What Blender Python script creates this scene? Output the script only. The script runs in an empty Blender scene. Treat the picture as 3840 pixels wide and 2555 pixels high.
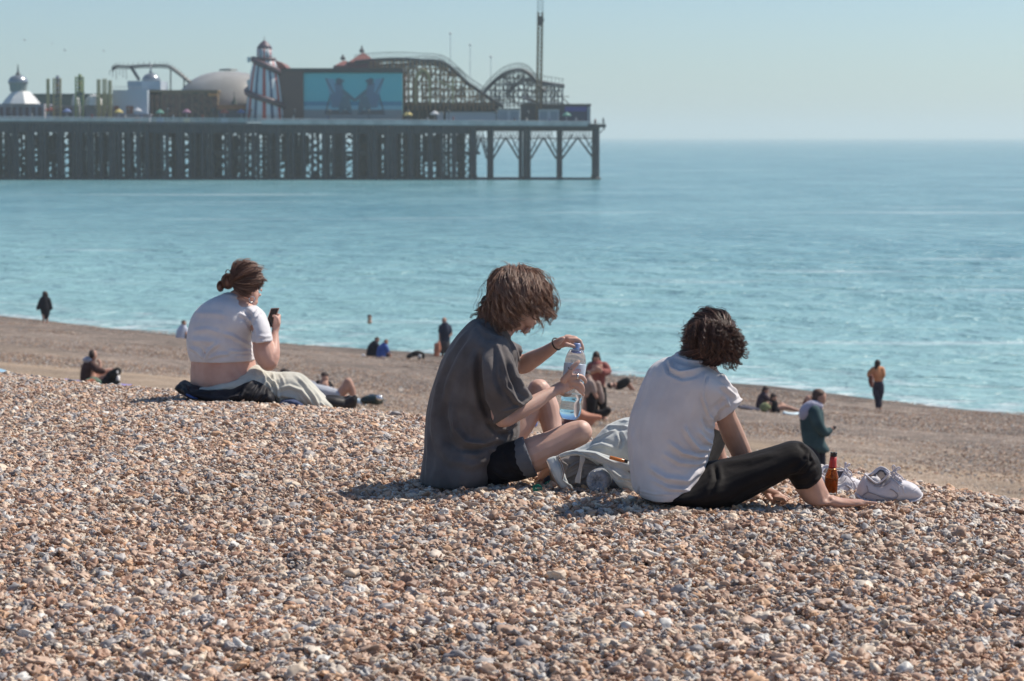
import bpy, bmesh, math, random
import numpy as np
from mathutils import Vector, Matrix, Quaternion, noise as mnoise
random.seed(7); rng = np.random.default_rng(7)
R = math.radians
SC = bpy.context.scene
COL = SC.collection

# ---------------------------------------------------------------- camera
F = 9066.67                       # focal length in photo pixels (85 mm on 36 mm)
TH = math.atan((1277.5 - 512.0) / F)
CZ = 9.8                          # camera height above the water
cam_d = bpy.data.cameras.new("camera"); cam = bpy.data.objects.new("camera", cam_d); COL.objects.link(cam)
cam_d.lens = 85; cam_d.sensor_width = 36; cam_d.clip_start = 0.1; cam_d.clip_end = 60000
cam.location = (0, 0, CZ); cam.rotation_euler = (R(90) - TH, 0, 0)
cam_d.dof.use_dof = True; cam_d.dof.focus_distance = 9.0; cam_d.dof.aperture_fstop = 7.5
SC.camera = cam
# ---------------------------------------------------------------- light
SUN_EL, SUN_AZ = R(51), R(62)     # azimuth clockwise from +Y (the view direction) towards +X
w = bpy.data.worlds.new("World"); SC.world = w; w.use_nodes = True
nt = w.node_tree; bg = nt.nodes["Background"]
sky = nt.nodes.new("ShaderNodeTexSky"); sky.sky_type = 'NISHITA'; sky.sun_disc = False
sky.sun_elevation = SUN_EL; sky.sun_rotation = SUN_AZ; sky.air_density = 0.8; sky.dust_density = 0.6; sky.ozone_density = 3.0
tint = nt.nodes.new("ShaderNodeMix"); tint.data_type = 'RGBA'; tint.blend_type = 'MULTIPLY'; tint.inputs[0].default_value = 1
tint.inputs[7].default_value = (0.83, 0.93, 0.965, 1)
nt.links.new(sky.outputs[0], tint.inputs[6]); nt.links.new(tint.outputs[2], bg.inputs[0]); bg.inputs[1].default_value = 0.108
sun_d = bpy.data.lights.new("sun", 'SUN'); sun = bpy.data.objects.new("sun", sun_d); COL.objects.link(sun)
sun_d.energy = 4.7; sun_d.angle = R(0.6); sun_d.color = (1.0, 0.91, 0.80)
sdir = Vector((math.cos(SUN_EL) * math.sin(SUN_AZ), math.cos(SUN_EL) * math.cos(SUN_AZ), math.sin(SUN_EL)))
sun.rotation_euler = sdir.to_track_quat('Z', 'Y').to_euler()
SC.view_settings.view_transform = 'Standard'; SC.view_settings.look = 'None'; SC.view_settings.exposure = 0.12; SC.view_settings.gamma = 1
SC.view_settings.use_curve_mapping = False
SC.cycles.volume_bounces = 2; SC.cycles.max_bounces = 8; SC.cycles.transparent_max_bounces = 12
SC.cycles.volume_max_steps = 64

# ---------------------------------------------------------------- helpers
def P(px, py, Y):
    """world point seen at photo pixel (px, py) at depth Y in front of the camera"""
    u = (px - 1920) / F; v = (1277.5 - py) / F
    d = Vector((u, math.cos(TH) + v * math.sin(TH), -math.sin(TH) + v * math.cos(TH)))
    return Vector((0, 0, CZ)) + d * (Y / d.y)

def mat(name, col, rough=0.6, nodes=None, **kw):
    m = bpy.data.materials.new(name); m.use_nodes = True
    b = m.node_tree.nodes["Principled BSDF"]
    if not hasattr(col, '__len__'): col = (col, col, col)
    b.inputs["Base Color"].default_value = (*col, 1); b.inputs["Roughness"].default_value = rough
    for k, v in kw.items():
        k = k.replace('_', ' ')
        b.inputs[k].default_value = v
    return m

def nn(m, t, **kw):
    n = m.node_tree.nodes.new(t)
    for k, v in kw.items(): setattr(n, k, v)
    return n
def lk(m, a, b): m.node_tree.links.new(a, b)

def mottled(name, c1, c2, scale=5.0, rough=0.7, bump=0.0, bscale=40.0, detail=4.0, coord='Object', stretch=(1,1,1), bdist=0.005, pos=(0.35, 0.65), **kw):
    """principled with a two-colour noise and an optional bump"""
    m = mat(name, c1, rough, **kw); b = m.node_tree.nodes["Principled BSDF"]
    tc = nn(m, "ShaderNodeTexCoord"); mp = nn(m, "ShaderNodeMapping"); mp.inputs[3].default_value = stretch
    lk(m, tc.outputs[coord], mp.inputs[0])
    n = nn(m, "ShaderNodeTexNoise"); n.inputs["Scale"].default_value = scale; n.inputs["Detail"].default_value = detail
    lk(m, mp.outputs[0], n.inputs["Vector"])
    r = nn(m, "ShaderNodeValToRGB"); r.color_ramp.elements[0].position = pos[0]; r.color_ramp.elements[1].position = pos[1]
    r.color_ramp.elements[0].color = (*c1, 1); r.color_ramp.elements[1].color = (*c2, 1)
    lk(m, n.outputs[0], r.inputs[0]); lk(m, r.outputs[0], b.inputs["Base Color"])
    if bump:
        n2 = nn(m, "ShaderNodeTexNoise"); n2.inputs["Scale"].default_value = bscale; n2.inputs["Detail"].default_value = 5
        lk(m, mp.outputs[0], n2.inputs["Vector"])
        bp = nn(m, "ShaderNodeBump"); bp.inputs["Strength"].default_value = bump; bp.inputs["Distance"].default_value = bdist
        lk(m, n2.outputs[0], bp.inputs["Height"]); lk(m, bp.outputs[0], b.inputs["Normal"])
    return m

def link_mesh(name, verts, faces, m=None, parent=None, smooth=False):
    me = bpy.data.meshes.new(name); me.from_pydata([tuple(v) for v in verts], [], faces); me.update()
    o = bpy.data.objects.new(name, me); COL.objects.link(o)
    if m: me.materials.append(m)
    if parent: o.parent = parent
    if smooth: me.polygons.foreach_set("use_smooth", [True] * len(me.polygons))
    return o
def tag(o, label=None, cat=None, group=None, kind=None):
    if label: o["label"] = label
    if cat: o["category"] = cat
    if group: o["group"] = group
    if kind: o["kind"] = kind
    return o
def empty(name, loc=(0, 0, 0)):
    o = bpy.data.objects.new(name, None); COL.objects.link(o); o.location = loc; o.empty_display_size = 0.1
    return o
class MB:
    """mesh collector: boxes, bars, tubes, lofts -> one object"""
    def __init__(s): s.v = []; s.f = []
    def add(s, vs, fs):
        n = len(s.v); s.v += [Vector(v) for v in vs]; s.f += [tuple(i + n for i in f) for f in fs]; return s
    def box(s, x0, x1, y0, y1, z0, z1):
        return s.add([(x, y, z) for z in (z0, z1) for y in (y0, y1) for x in (x0, x1)],
              [(0,2,3,1),(4,5,7,6),(0,1,5,4),(2,6,7,3),(0,4,6,2),(1,3,7,5)])
    def bar(s, a, b, w, h=None, n=4):
        """prism between two points; n=4 square bar, else round tube"""
        a = Vector(a); b = Vector(b); h = h or w; d = (b - a)
        if d.length < 1e-6: return s
        d.normalize(); up = Vector((0,0,1)) if abs(d.z) < 0.9 else Vector((0,1,0))
        x = d.cross(up).normalized(); y = x.cross(d).normalized(); o = math.pi / 4 if n == 4 else 0
        k = math.sqrt(2) if n == 4 else 1
        vs = []
        for p in (a, b):
            for i in range(n):
                t = o + 2 * math.pi * i / n
                vs.append(p + x * math.cos(t) * w / 2 * k + y * math.sin(t) * h / 2 * k)
        fs = [(i, (i+1) % n, n + (i+1) % n, n + i) for i in range(n)] + [tuple(range(n))[::-1], tuple(range(n, 2*n))]
        return s.add(vs, fs)
    def path(s, pts, r, n=6, cyc=False, rs=None):
        """tube along a polyline"""
        pts = [Vector(p) for p in pts]; N = len(pts); vs = []; ref = None
        for i, p in enumerate(pts):
            if cyc: d = pts[(i+1) % N] - pts[i-1]
            else: d = pts[min(i+1, N-1)] - pts[max(i-1, 0)]
            d = d.normalized() if d.length > 1e-9 else Vector((0,0,1))
            if ref is None: ref = d.orthogonal().normalized()
            x = (ref - d * ref.dot(d)); x = x.normalized() if x.length > 1e-6 else d.orthogonal().normalized(); ref = x
            y = d.cross(x); rr = rs[i] if rs else r
            vs += [p + (x * math.cos(2*math.pi*k/n) + y * math.sin(2*math.pi*k/n)) * rr for k in range(n)]
        fs = []
        for i in range(N if cyc else N-1):
            j = (i+1) % N
            fs += [(i*n+k, i*n+(k+1) % n, j*n+(k+1) % n, j*n+k) for k in range(n)]
        if not cyc: fs += [tuple(range(n))[::-1], tuple(range((N-1)*n, N*n))]
        return s.add(vs, fs)
    def lathe(s, c, prof, n=24, axis=(0,0,1), rot=0, arc=1.0):
        """profile [(r, h)] turned round an axis through c"""
        c = Vector(c); z = Vector(axis).normalized(); x = z.orthogonal().normalized(); y = z.cross(x)
        if abs(z.z) > 0.999: x = Vector((1,0,0)); y = Vector((0,1,0))
        vs = []
        for r, h in prof:
            vs += [c + z*h + (x*math.cos(rot+2*math.pi*k/n) + y*math.sin(rot+2*math.pi*k/n)) * max(r, 1e-4) for k in range(n)]
        fs = []
        for i in range(len(prof)-1):
            fs += [(i*n+k, i*n+(k+1) % n, (i+1)*n+(k+1) % n, (i+1)*n+k) for k in range(n)]
        fs += [tuple(range(n))[::-1], tuple(range((len(prof)-1)*n, len(prof)*n))]
        return s.add(vs, fs)
    def build(s, name, m, parent=None, smooth=False):
        return link_mesh(name, s.v, s.f, m, parent, smooth)

# ---------------------------------------------------------------- ground shape
def sp(x, k): return x if x > 30*k else k * math.log1p(math.exp(max(-40, x / k)))
def st(X, Y): return (X + Y) / math.sqrt(2), (X - Y) / math.sqrt(2)
def gz(X, Y):
    """ground height (world z) of the shingle: flat top, crest, slope, lower beach, waterline"""
    s, t = st(X, Y)
    top = -1.27 - 0.042 * sp(-(t + 6.4), 0.5)
    sc = 7.08 + 0.205 * max(-5 - max(t, -18), -2)
    bank = top - 0.30 * sp(s - sc - 0.35, 0.28)
    lower = -5.45 - 0.028 * sp(s - 22, 2) - 0.072 * sp(s - 33, 2)
    k = 0.25
    bank += 0.018*mnoise.noise(Vector((X*1.4, Y*1.4, 3))) + 0.02*mnoise.noise(Vector((X*.5, Y*.5, 8)))
    lower += 0.13*mnoise.noise(Vector((X*.28, Y*.28, 4))) if s > 55 else 0.0
    h = max(bank, lower) + (math.exp(-abs(bank - lower) / k) * k * 0.5)
    return CZ + h

# ---------------------------------------------------------------- beach sheet
def beach():
    ss = list(np.arange(-14, 0, 1.0)) + list(np.arange(0, 14, 0.2)) + list(np.arange(14, 40, 0.8)) + list(np.arange(40, 100, 1.5))
    ts = list(np.arange(-260, -40, 10)) + list(np.arange(-40, -18, 1.0)) + list(np.arange(-18, 3, 0.25)) + list(np.arange(3, 40, 2)) + list(np.arange(40, 260, 10))
    vs = []; fs = []
    for s in ss:
        for t in ts:
            X = (s + t) / math.sqrt(2); Y = (s - t) / math.sqrt(2)
            z = gz(X, Y)
            z += 0.012 * mnoise.noise(Vector((X*2.1, Y*2.1, 0))) + (0.10 * mnoise.noise(Vector((X*0.12, Y*0.12, 5))) + 0.03*mnoise.noise(Vector((X*.7, Y*.7, 9))) if s > 14 else 0)
            vs.append((X, Y, z))
    n = len(ts)
    for i in range(len(ss)-1):
        for j in range(n-1):
            fs.append((i*n+j, i*n+j+1, (i+1)*n+j+1, (i+1)*n+j))
    m = mat("shingle_ground", (0.30, 0.24, 0.20), 0.85); b = m.node_tree.nodes["Principled BSDF"]
    geo = nn(m, "ShaderNodeNewGeometry")
    def noise(scale, detail=4):
        n_ = nn(m, "ShaderNodeTexNoise"); n_.inputs["Scale"].default_value = scale; n_.inputs["Detail"].default_value = detail
        lk(m, geo.outputs["Position"], n_.inputs["Vector"]); return n_
    vor = nn(m, "ShaderNodeTexVoronoi"); vor.inputs["Scale"].default_value = 22; lk(m, geo.outputs["Position"], vor.inputs["Vector"])
    sepc = nn(m, "ShaderNodeSeparateColor"); lk(m, vor.outputs["Color"], sepc.inputs[0])
    r1 = nn(m, "ShaderNodeValToRGB"); cr = r1.color_ramp; cr.interpolation = 'LINEAR'
    cols = [(0, (0.06,0.041,0.032)), (0.3, (0.19,0.138,0.108)), (0.55, (0.27,0.20,0.155)), (0.8, (0.22,0.185,0.16)), (1, (0.52,0.44,0.35))]
    while len(cr.elements) < len(cols): cr.elements.new(0.5)
    for e, (p, c) in zip(cr.elements, cols): e.position = p; e.color = (*c, 1)
    lk(m, sepc.outputs[0], r1.inputs[0])
    n1 = noise(1.6, 8)
    mpx = nn(m, "ShaderNodeMapping"); mpx.inputs[2].default_value = (0,0,R(45)); mpx.inputs[3].default_value = (1.6,.25,1); lk(m, geo.outputs["Position"], mpx.inputs[0])
    n1b = nn(m, "ShaderNodeTexNoise"); n1b.inputs["Scale"].default_value = .6; n1b.inputs["Detail"].default_value = 9; n1b.inputs["Roughness"].default_value = .75; lk(m, mpx.outputs[0], n1b.inputs["Vector"])
    n1c = nn(m, "ShaderNodeMix", data_type='RGBA'); n1c.inputs[0].default_value = .2; lk(m, n1.outputs[0], n1c.inputs[6]); lk(m, n1b.outputs[0], n1c.inputs[7])
    n1r = nn(m, "ShaderNodeMapRange"); n1r.inputs[1].default_value = .34; n1r.inputs[2].default_value = .66; lk(m, n1c.outputs[2], n1r.inputs[0])
    mx = nn(m, "ShaderNodeMix", data_type='RGBA', blend_type='OVERLAY'); mx.inputs[0].default_value = 0.45
    lk(m, r1.outputs[0], mx.inputs[6]); lk(m, n1r.outputs[0], mx.inputs[7])
    # sandier strip at the foot of the bank; darker wet band at the water
    sep = nn(m, "ShaderNodeSeparateXYZ"); lk(m, geo.outputs["Position"], sep.inputs[0])
    ad = nn(m, "ShaderNodeMath", operation='ADD'); lk(m, sep.outputs[0], ad.inputs[0]); lk(m, sep.outputs[1], ad.inputs[1])
    n3 = noise(0.09, 3); ms = nn(m, "ShaderNodeMath", operation='MULTIPLY_ADD'); lk(m, n3.outputs[0], ms.inputs[0]); ms.inputs[1].default_value = 16; lk(m, ad.outputs[0], ms.inputs[2])
    ds = nn(m, "ShaderNodeMath", operation='DIVIDE'); lk(m, ms.outputs[0], ds.inputs[0]); ds.inputs[1].default_value = 141.4
    r2 = nn(m, "ShaderNodeValToRGB"); cr = r2.color_ramp
    cols = [(0.0,0),(0.36,0),(0.385,0.75),(0.41,0.45),(0.43,0.85),(0.455,0.1),(0.48,0.25),(0.52,0.0),(1,0)]
    while len(cr.elements) < len(cols): cr.elements.new(0.5)
    for e, (p, c) in zip(cr.elements, cols): e.position = p; e.color = (c, c, c, 1)
    lk(m, ds.outputs[0], r2.inputs[0])
    m2 = nn(m, "ShaderNodeMix", data_type='RGBA'); lk(m, r2.outputs[0], m2.inputs[0]); lk(m, mx.outputs[2], m2.inputs[6]); m2.inputs[7].default_value = (0.44, 0.325, 0.22, 1)
    r3 = nn(m, "ShaderNodeMapRange"); r3.inputs[1].default_value = 0.10; r3.inputs[2].default_value = 0.75; r3.inputs[3].default_value = 0.55; r3.inputs[4].default_value = 1.0
    lk(m, sep.outputs[2], r3.inputs[0])
    m3 = nn(m, "ShaderNodeVectorMath", operation='SCALE'); lk(m, m2.outputs[2], m3.inputs[0]); lk(m, r3.outputs[0], m3.inputs[3])
    g1 = noise(16, 8); g1.inputs["Roughness"].default_value = .8; g2 = noise(0.2, 3)
    gm = nn(m, "ShaderNodeMath", operation='MULTIPLY'); lk(m, g1.outputs[0], gm.inputs[0]); lk(m, g2.outputs[0], gm.inputs[1])
    gr = nn(m, "ShaderNodeMapRange"); gr.inputs[1].default_value = .17; gr.inputs[2].default_value = .34; gr.inputs[3].default_value = .74; gr.inputs[4].default_value = 1.26; lk(m, gm.outputs[0], gr.inputs[0])
    m4 = nn(m, "ShaderNodeVectorMath", operation='SCALE'); lk(m, m3.outputs[0], m4.inputs[0]); lk(m, gr.outputs[0], m4.inputs[3])
    lk(m, m4.outputs[0], b.inputs["Base Color"])
    n4 = noise(9, 6); ba = nn(m, "ShaderNodeMath", operation='ADD'); lk(m, n4.outputs[0], ba.inputs[0]); lk(m, vor.outputs["Distance"], ba.inputs[1])
    bp = nn(m, "ShaderNodeBump"); bp.inputs["Strength"].default_value = 0.9; bp.inputs["Distance"].default_value = 0.06
    lk(m, ba.outputs[0], bp.inputs["Height"]); lk(m, bp.outputs[0], b.inputs["Normal"])
    o = link_mesh("beach", vs, fs, m, smooth=True); tag(o, "sloping shingle beach running down to the water", kind="structure")
    return o
beach()

# ---------------------------------------------------------------- pebbles (geometry nodes, uncountable)
def pebbles():
    m = mat("pebble_stone", (0.4,0.3,0.25), 0.55); b = m.node_tree.nodes["Principled BSDF"]
    oi = nn(m, "ShaderNodeObjectInfo"); r = nn(m, "ShaderNodeValToRGB"); cr = r.color_ramp; cr.interpolation = 'CONSTANT'
    cols = [(0.0,(0.36,0.235,0.165)),(0.13,(0.50,0.355,0.26)),(0.27,(0.35,0.20,0.13)),(0.36,(0.56,0.45,0.34)),(0.48,(0.27,0.25,0.245)),
            (0.59,(0.42,0.39,0.365)),(0.65,(0.58,0.50,0.41)),(0.74,(0.40,0.27,0.19)),(0.83,(0.18,0.155,0.145)),(0.87,(0.56,0.54,0.50)),(0.905,(0.52,0.32,0.19)),(0.97,(0.26,0.165,0.12))]
    while len(cr.elements) < len(cols): cr.elements.new(0.5)
    for e, (p, c) in zip(cr.elements, cols): e.position = p; e.color = (*c, 1)
    lk(m, oi.outputs["Random"], r.inputs[0])
    geo = nn(m, "ShaderNodeNewGeometry")
    n = nn(m, "ShaderNodeTexNoise"); n.inputs["Scale"].default_value = 70; n.inputs["Detail"].default_value = 4; lk(m, geo.outputs["Position"], n.inputs["Vector"])
    mr = nn(m, "ShaderNodeMapRange"); mr.inputs[1].default_value = .3; mr.inputs[2].default_value = .7; mr.inputs[3].default_value = 0.92; mr.inputs[4].default_value = 1.36
    lk(m, n.outputs[0], mr.inputs[0])
    sc = nn(m, "ShaderNodeVectorMath", operation='SCALE'); lk(m, r.outputs[0], sc.inputs[0])
    nb = nn(m, "ShaderNodeTexNoise"); nb.inputs["Scale"].default_value = 1.1; nb.inputs["Detail"].default_value = 3; lk(m, geo.outputs["Position"], nb.inputs["Vector"])
    mb_ = nn(m, "ShaderNodeMapRange"); mb_.inputs[1].default_value = .3; mb_.inputs[2].default_value = .7; mb_.inputs[3].default_value = .86; mb_.inputs[4].default_value = 1.12; lk(m, nb.outputs[0], mb_.inputs[0])
    mm = nn(m, "ShaderNodeMath", operation='MULTIPLY'); lk(m, mr.outputs[0], mm.inputs[0]); lk(m, mb_.outputs[0], mm.inputs[1]); lk(m, mm.outputs[0], sc.inputs[3]); lk(m, sc.outputs[0], b.inputs["Base Color"])
    # emitter patch
    vs = []; fs = []; q = 0.25
    idx = {}
    def vid(i, j):
        if (i, j) not in idx:
            X = i*q; Y = j*q; idx[(i, j)] = len(vs); vs.append((X, Y, gz(X, Y) - 0.004))
        return idx[(i, j)]
    for j in range(int(4.6/q), int(17/q)):
        Y = j*q
        for i in range(-int((0.225*Y+0.8)/q), int((0.225*Y+0.8)/q)+1):
            s, t = st(i*q, Y); sc_ = 7.08 + 0.205*max(-5-t, -2)
            if s < sc_ + 1.9: fs.append((vid(i, j), vid(i+1, j), vid(i+1, j+1), vid(i, j+1)))
    near = [(2500, 0.009, 0.0185, 0.0, 1.3, 0.8, 1), (1200, 0.011, 0.0225, 0.010, 1.5, 0.75, 2), (40, 0.022, 0.034, 0.010, 1.6, 0.5, 3), (2200, 0.005, 0.009, 0.013, 1, 0.9, 4)]
    scatter("shingle", "loose brown grey and cream pebbles covering the near beach", vs, fs, m, near, 12)
    vs = []; fs = []; idx.clear(); q = 1.0
    for j in range(30, 140):
        for i in range(-int(.23*j+3), int(.23*j+3)+1):
            s, t = st(i*q, j*q)
            if 25 < s < 71.5: fs.append((vid(i, j), vid(i+1, j), vid(i+1, j+1), vid(i, j+1)))
    scatter("shingle", "coarser stones strewn over the lower beach down to the water", vs, fs, m, [(48, .012, .027, -.002, 1.2, .7, 11), (10, .02, .038, -.004, 2.5, .5, 12)], 6)
def scatter(name, text, vs, fs, m, layers, K):
    o = link_mesh(name, vs, fs, m); tag(o, text, kind="stuff")
    g = bpy.data.node_groups.new("scatter_pebbles", "GeometryNodeTree")
    g.interface.new_socket("Geometry", in_out='INPUT', socket_type='NodeSocketGeometry'); g.interface.new_socket("Geometry", in_out='OUTPUT', socket_type='NodeSocketGeometry')
    N = g.nodes.new; L = g.links.new
    gi = N("NodeGroupInput"); go = N("NodeGroupOutput")
    ji = N("GeometryNodeJoinGeometry")
    for k in range(K):
        ico = N("GeometryNodeMeshIcoSphere"); ico.inputs["Radius"].default_value = 1.0; ico.inputs["Subdivisions"].default_value = 4 if k < 4 else 3
        pos = N("GeometryNodeInputPosition"); add = N("ShaderNodeVectorMath"); add.operation = 'ADD'; add.inputs[1].default_value = (k*7.3, k*3.1, k*5.7); L(pos.outputs[0], add.inputs[0])
        nz = N("ShaderNodeTexNoise"); nz.inputs["Scale"].default_value = (0.75, 1.0, 1.3)[k % 3]; nz.inputs["Detail"].default_value = 1.2; L(add.outputs[0], nz.inputs["Vector"])
        sub = N("ShaderNodeMath"); sub.operation = 'SUBTRACT'; sub.inputs[1].default_value = 0.5; L(nz.outputs[0], sub.inputs[0])
        vo = N("ShaderNodeTexVoronoi"); vo.feature = 'F1'; vo.inputs["Scale"].default_value = 0.9; L(add.outputs[0], vo.inputs["Vector"])
        mu = N("ShaderNodeMath"); mu.operation = 'MULTIPLY'; mu.inputs[1].default_value = 1.9; L(sub.outputs[0], mu.inputs[0])
        vm = N("ShaderNodeMath"); vm.operation = 'MULTIPLY'; vm.inputs[1].default_value = 0.45 if k % 2 else 0.2; L(vo.outputs["Distance"], vm.inputs[0])
        sm = N("ShaderNodeMath"); sm.operation = 'SUBTRACT'; L(mu.outputs[0], sm.inputs[0]); L(vm.outputs[0], sm.inputs[1])
        nv = N("ShaderNodeVectorMath"); nv.operation = 'SCALE'; L(pos.outputs[0], nv.inputs[0]); L(sm.outputs[0], nv.inputs[3])
        spn = N("GeometryNodeSetPosition"); L(ico.outputs[0], spn.inputs["Geometry"]); L(nv.outputs[0], spn.inputs["Offset"])
        tr = N("GeometryNodeTransform"); L(spn.outputs[0], tr.inputs["Geometry"])
        tr.inputs["Scale"].default_value = [(1.05,.8,.45),(1.35,.85,.5),(.95,.85,.7),(1.5,.7,.5),(1.1,.95,.4),(1.2,.75,.65)][k % 6]
        ss_ = N("GeometryNodeSetShadeSmooth"); L(tr.outputs[0], ss_.inputs[0])
        sm_ = N("GeometryNodeSetMaterial"); sm_.inputs["Material"].default_value = m; L(ss_.outputs[0], sm_.inputs[0])
        g2i = N("GeometryNodeGeometryToInstance"); L(sm_.outputs[0], g2i.inputs[0]); L(g2i.outputs[0], ji.inputs[0])
    outs = N("GeometryNodeJoinGeometry")
    for layer, (dens, lo, hi, zoff, powr, tilt, seed) in enumerate(layers):
        dp = N("GeometryNodeDistributePointsOnFaces"); dp.inputs["Density"].default_value = dens; dp.inputs["Seed"].default_value = seed; L(gi.outputs[0], dp.inputs["Mesh"])
        rv = N("FunctionNodeRandomValue"); rv.data_type = 'FLOAT'; rv.inputs["Seed"].default_value = 10+layer
        pw = N("ShaderNodeMath"); pw.operation = 'POWER'; L(rv.outputs[1], pw.inputs[0]); pw.inputs[1].default_value = powr
        mr_ = N("ShaderNodeMapRange"); L(pw.outputs[0], mr_.inputs[0]); mr_.inputs[3].default_value = lo; mr_.inputs[4].default_value = hi
        ro = N("FunctionNodeRandomValue"); ro.data_type = 'FLOAT_VECTOR'; ro.inputs[0].default_value = (-tilt, -tilt, 0); ro.inputs[1].default_value = (tilt, tilt, 6.283); ro.inputs["Seed"].default_value = 20+layer
        ri = N("FunctionNodeRandomValue"); ri.data_type = 'INT'; ri.inputs[4].default_value = 0; ri.inputs[5].default_value = K-1; ri.inputs["Seed"].default_value = 30+layer
        rz = N("FunctionNodeRandomValue"); rz.data_type = 'FLOAT_VECTOR'; rz.inputs[0].default_value = (0, 0, zoff-0.008); rz.inputs[1].default_value = (0, 0, zoff+0.010); rz.inputs["Seed"].default_value = 40+layer
        sp_ = N("GeometryNodeSetPosition"); L(dp.outputs[0], sp_.inputs["Geometry"]); L(rz.outputs[0], sp_.inputs["Offset"])
        ip = N("GeometryNodeInstanceOnPoints"); L(sp_.outputs[0], ip.inputs["Points"]); L(ji.outputs[0], ip.inputs["Instance"]); ip.inputs["Pick Instance"].default_value = True
        L(ri.outputs[2], ip.inputs["Instance Index"]); L(ro.outputs[0], ip.inputs["Rotation"]); L(mr_.outputs[0], ip.inputs["Scale"])
        L(ip.outputs[0], outs.inputs[0])
    L(outs.outputs[0], go.inputs[0])
    md = o.modifiers.new("scatter", 'NODES'); md.node_group = g
pebbles()

# ---------------------------------------------------------------- sea
def sea():
    m = mat("sea_water", (0.06,0.22,0.26), 0.22); b = m.node_tree.nodes["Principled BSDF"]; b.inputs["IOR"].default_value = 1.33
    geo = nn(m, "ShaderNodeNewGeometry"); sep = nn(m, "ShaderNodeSeparateXYZ"); lk(m, geo.outputs["Position"], sep.inputs[0])
    def nz(sx, sy, detail, rot=0.12, w=0.0):
        mp = nn(m, "ShaderNodeMapping"); mp.inputs[3].default_value = (sx, sy, 1); mp.inputs[2].default_value = (0, 0, rot); mp.inputs[1].default_value = (w, w*2, 0)
        lk(m, geo.outputs["Position"], mp.inputs[0])
        n_ = nn(m, "ShaderNodeTexNoise"); n_.inputs["Scale"].default_value = 1; n_.inputs["Detail"].default_value = detail; n_.inputs["Roughness"].default_value = 0.55
        lk(m, mp.outputs[0], n_.inputs["Vector"]); return n_
    big = nz(0.035, 0.022, 4); mid = nz(0.16, 0.22, 5, 0.2, 13); sml = nz(0.8, 1.3, 4, 0.3, 31)
    # body colour: patches of clearer and deeper water, dark ripple shading painted in
    r = nn(m, "ShaderNodeValToRGB"); r.color_ramp.elements[0].position = 0.35; r.color_ramp.elements[1].position = 0.68
    r.color_ramp.elements[0].color = (0.075,0.225,0.265,1); r.color_ramp.elements[1].color = (0.215,0.42,0.45,1)
    mxn = nn(m, "ShaderNodeMath", operation='MULTIPLY_ADD'); lk(m, mid.outputs[0], mxn.inputs[0]); mxn.inputs[1].default_value = 0.5
    hb = nn(m, "ShaderNodeMath", operation='MULTIPLY'); lk(m, big.outputs[0], hb.inputs[0]); hb.inputs[1].default_value = 0.5; lk(m, hb.outputs[0], mxn.inputs[2])
    fine = nz(0.45, 0.95, 5, 0.1, 71); fs0 = nn(m, "ShaderNodeMath", operation='SUBTRACT'); lk(m, fine.outputs[0], fs0.inputs[0]); fs0.inputs[1].default_value = .5
    fma = nn(m, "ShaderNodeMath", operation='MULTIPLY_ADD'); lk(m, fs0.outputs[0], fma.inputs[0]); fma.inputs[1].default_value = .45; lk(m, mxn.outputs[0], fma.inputs[2]); lk(m, fma.outputs[0], r.inputs[0])
    # shallows
    ad = nn(m, "ShaderNodeMath", operation='ADD'); lk(m, sep.outputs[0], ad.inputs[0]); lk(m, sep.outputs[1], ad.inputs[1])
    s_ = nn(m, "ShaderNodeMath", operation='MULTIPLY_ADD'); lk(m, mid.outputs[0], s_.inputs[0]); s_.inputs[1].default_value = 10; 
    s0 = nn(m, "ShaderNodeMath", operation='MULTIPLY'); lk(m, ad.outputs[0], s0.inputs[0]); s0.inputs[1].default_value = 0.7071; lk(m, s0.outputs[0], s_.inputs[2])
    sh = nn(m, "ShaderNodeMapRange"); sh.inputs[1].default_value = 78; sh.inputs[2].default_value = 190; sh.inputs[3].default_value = 0.75; sh.inputs[4].default_value = 0; lk(m, s_.outputs[0], sh.inputs[0])
    m1 = nn(m, "ShaderNodeMix", data_type='RGBA'); lk(m, sh.outputs[0], m1.inputs[0]); lk(m, r.outputs[0], m1.inputs[6]); m1.inputs[7].default_value = (0.30,0.52,0.51,1)
    # foam lines at the edge
    fr = nn(m, "ShaderNodeValToRGB"); cr = fr.color_ramp
    pts = [(0.0,0.9),(0.10,0.75),(0.18,0.10),(0.30,0.05),(0.36,0.45),(0.40,0.05),(0.7,0.0)]
    while len(cr.elements) < len(pts): cr.elements.new(0.5)
    for e, (p, c) in zip(cr.elements, pts): e.position = p; e.color = (c,c,c,1)
    fm = nn(m, "ShaderNodeMapRange"); fm.inputs[1].default_value = 77.5; fm.inputs[2].default_value = 97; lk(m, s_.outputs[0], fm.inputs[0]); lk(m, fm.outputs[0], fr.inputs[0])
    fn = nz(0.5, 0.9, 5, 0.7, 3); fr2 = nn(m, "ShaderNodeMapRange"); fr2.inputs[1].default_value = 0.42; fr2.inputs[2].default_value = 0.6; lk(m, fn.outputs[0], fr2.inputs[0])
    fmu = nn(m, "ShaderNodeMath", operation='MULTIPLY'); lk(m, fr.outputs[0], fmu.inputs[0]); lk(m, fr2.outputs[0], fmu.inputs[1])
    # long thin pale streaks out at sea
    fs_ = nz(0.012, 0.075, 3, -0.03, 55); fr3 = nn(m, "ShaderNodeMapRange"); fr3.inputs[1].default_value = 0.61; fr3.inputs[2].default_value = 0.72; fr3.inputs[4].default_value = 0.55; lk(m, fs_.outputs[0], fr3.inputs[0])
    fmx = nn(m, "ShaderNodeMath", operation='MAXIMUM'); lk(m, fmu.outputs[0], fmx.inputs[0]); lk(m, fr3.outputs[0], fmx.inputs[1])
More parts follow.
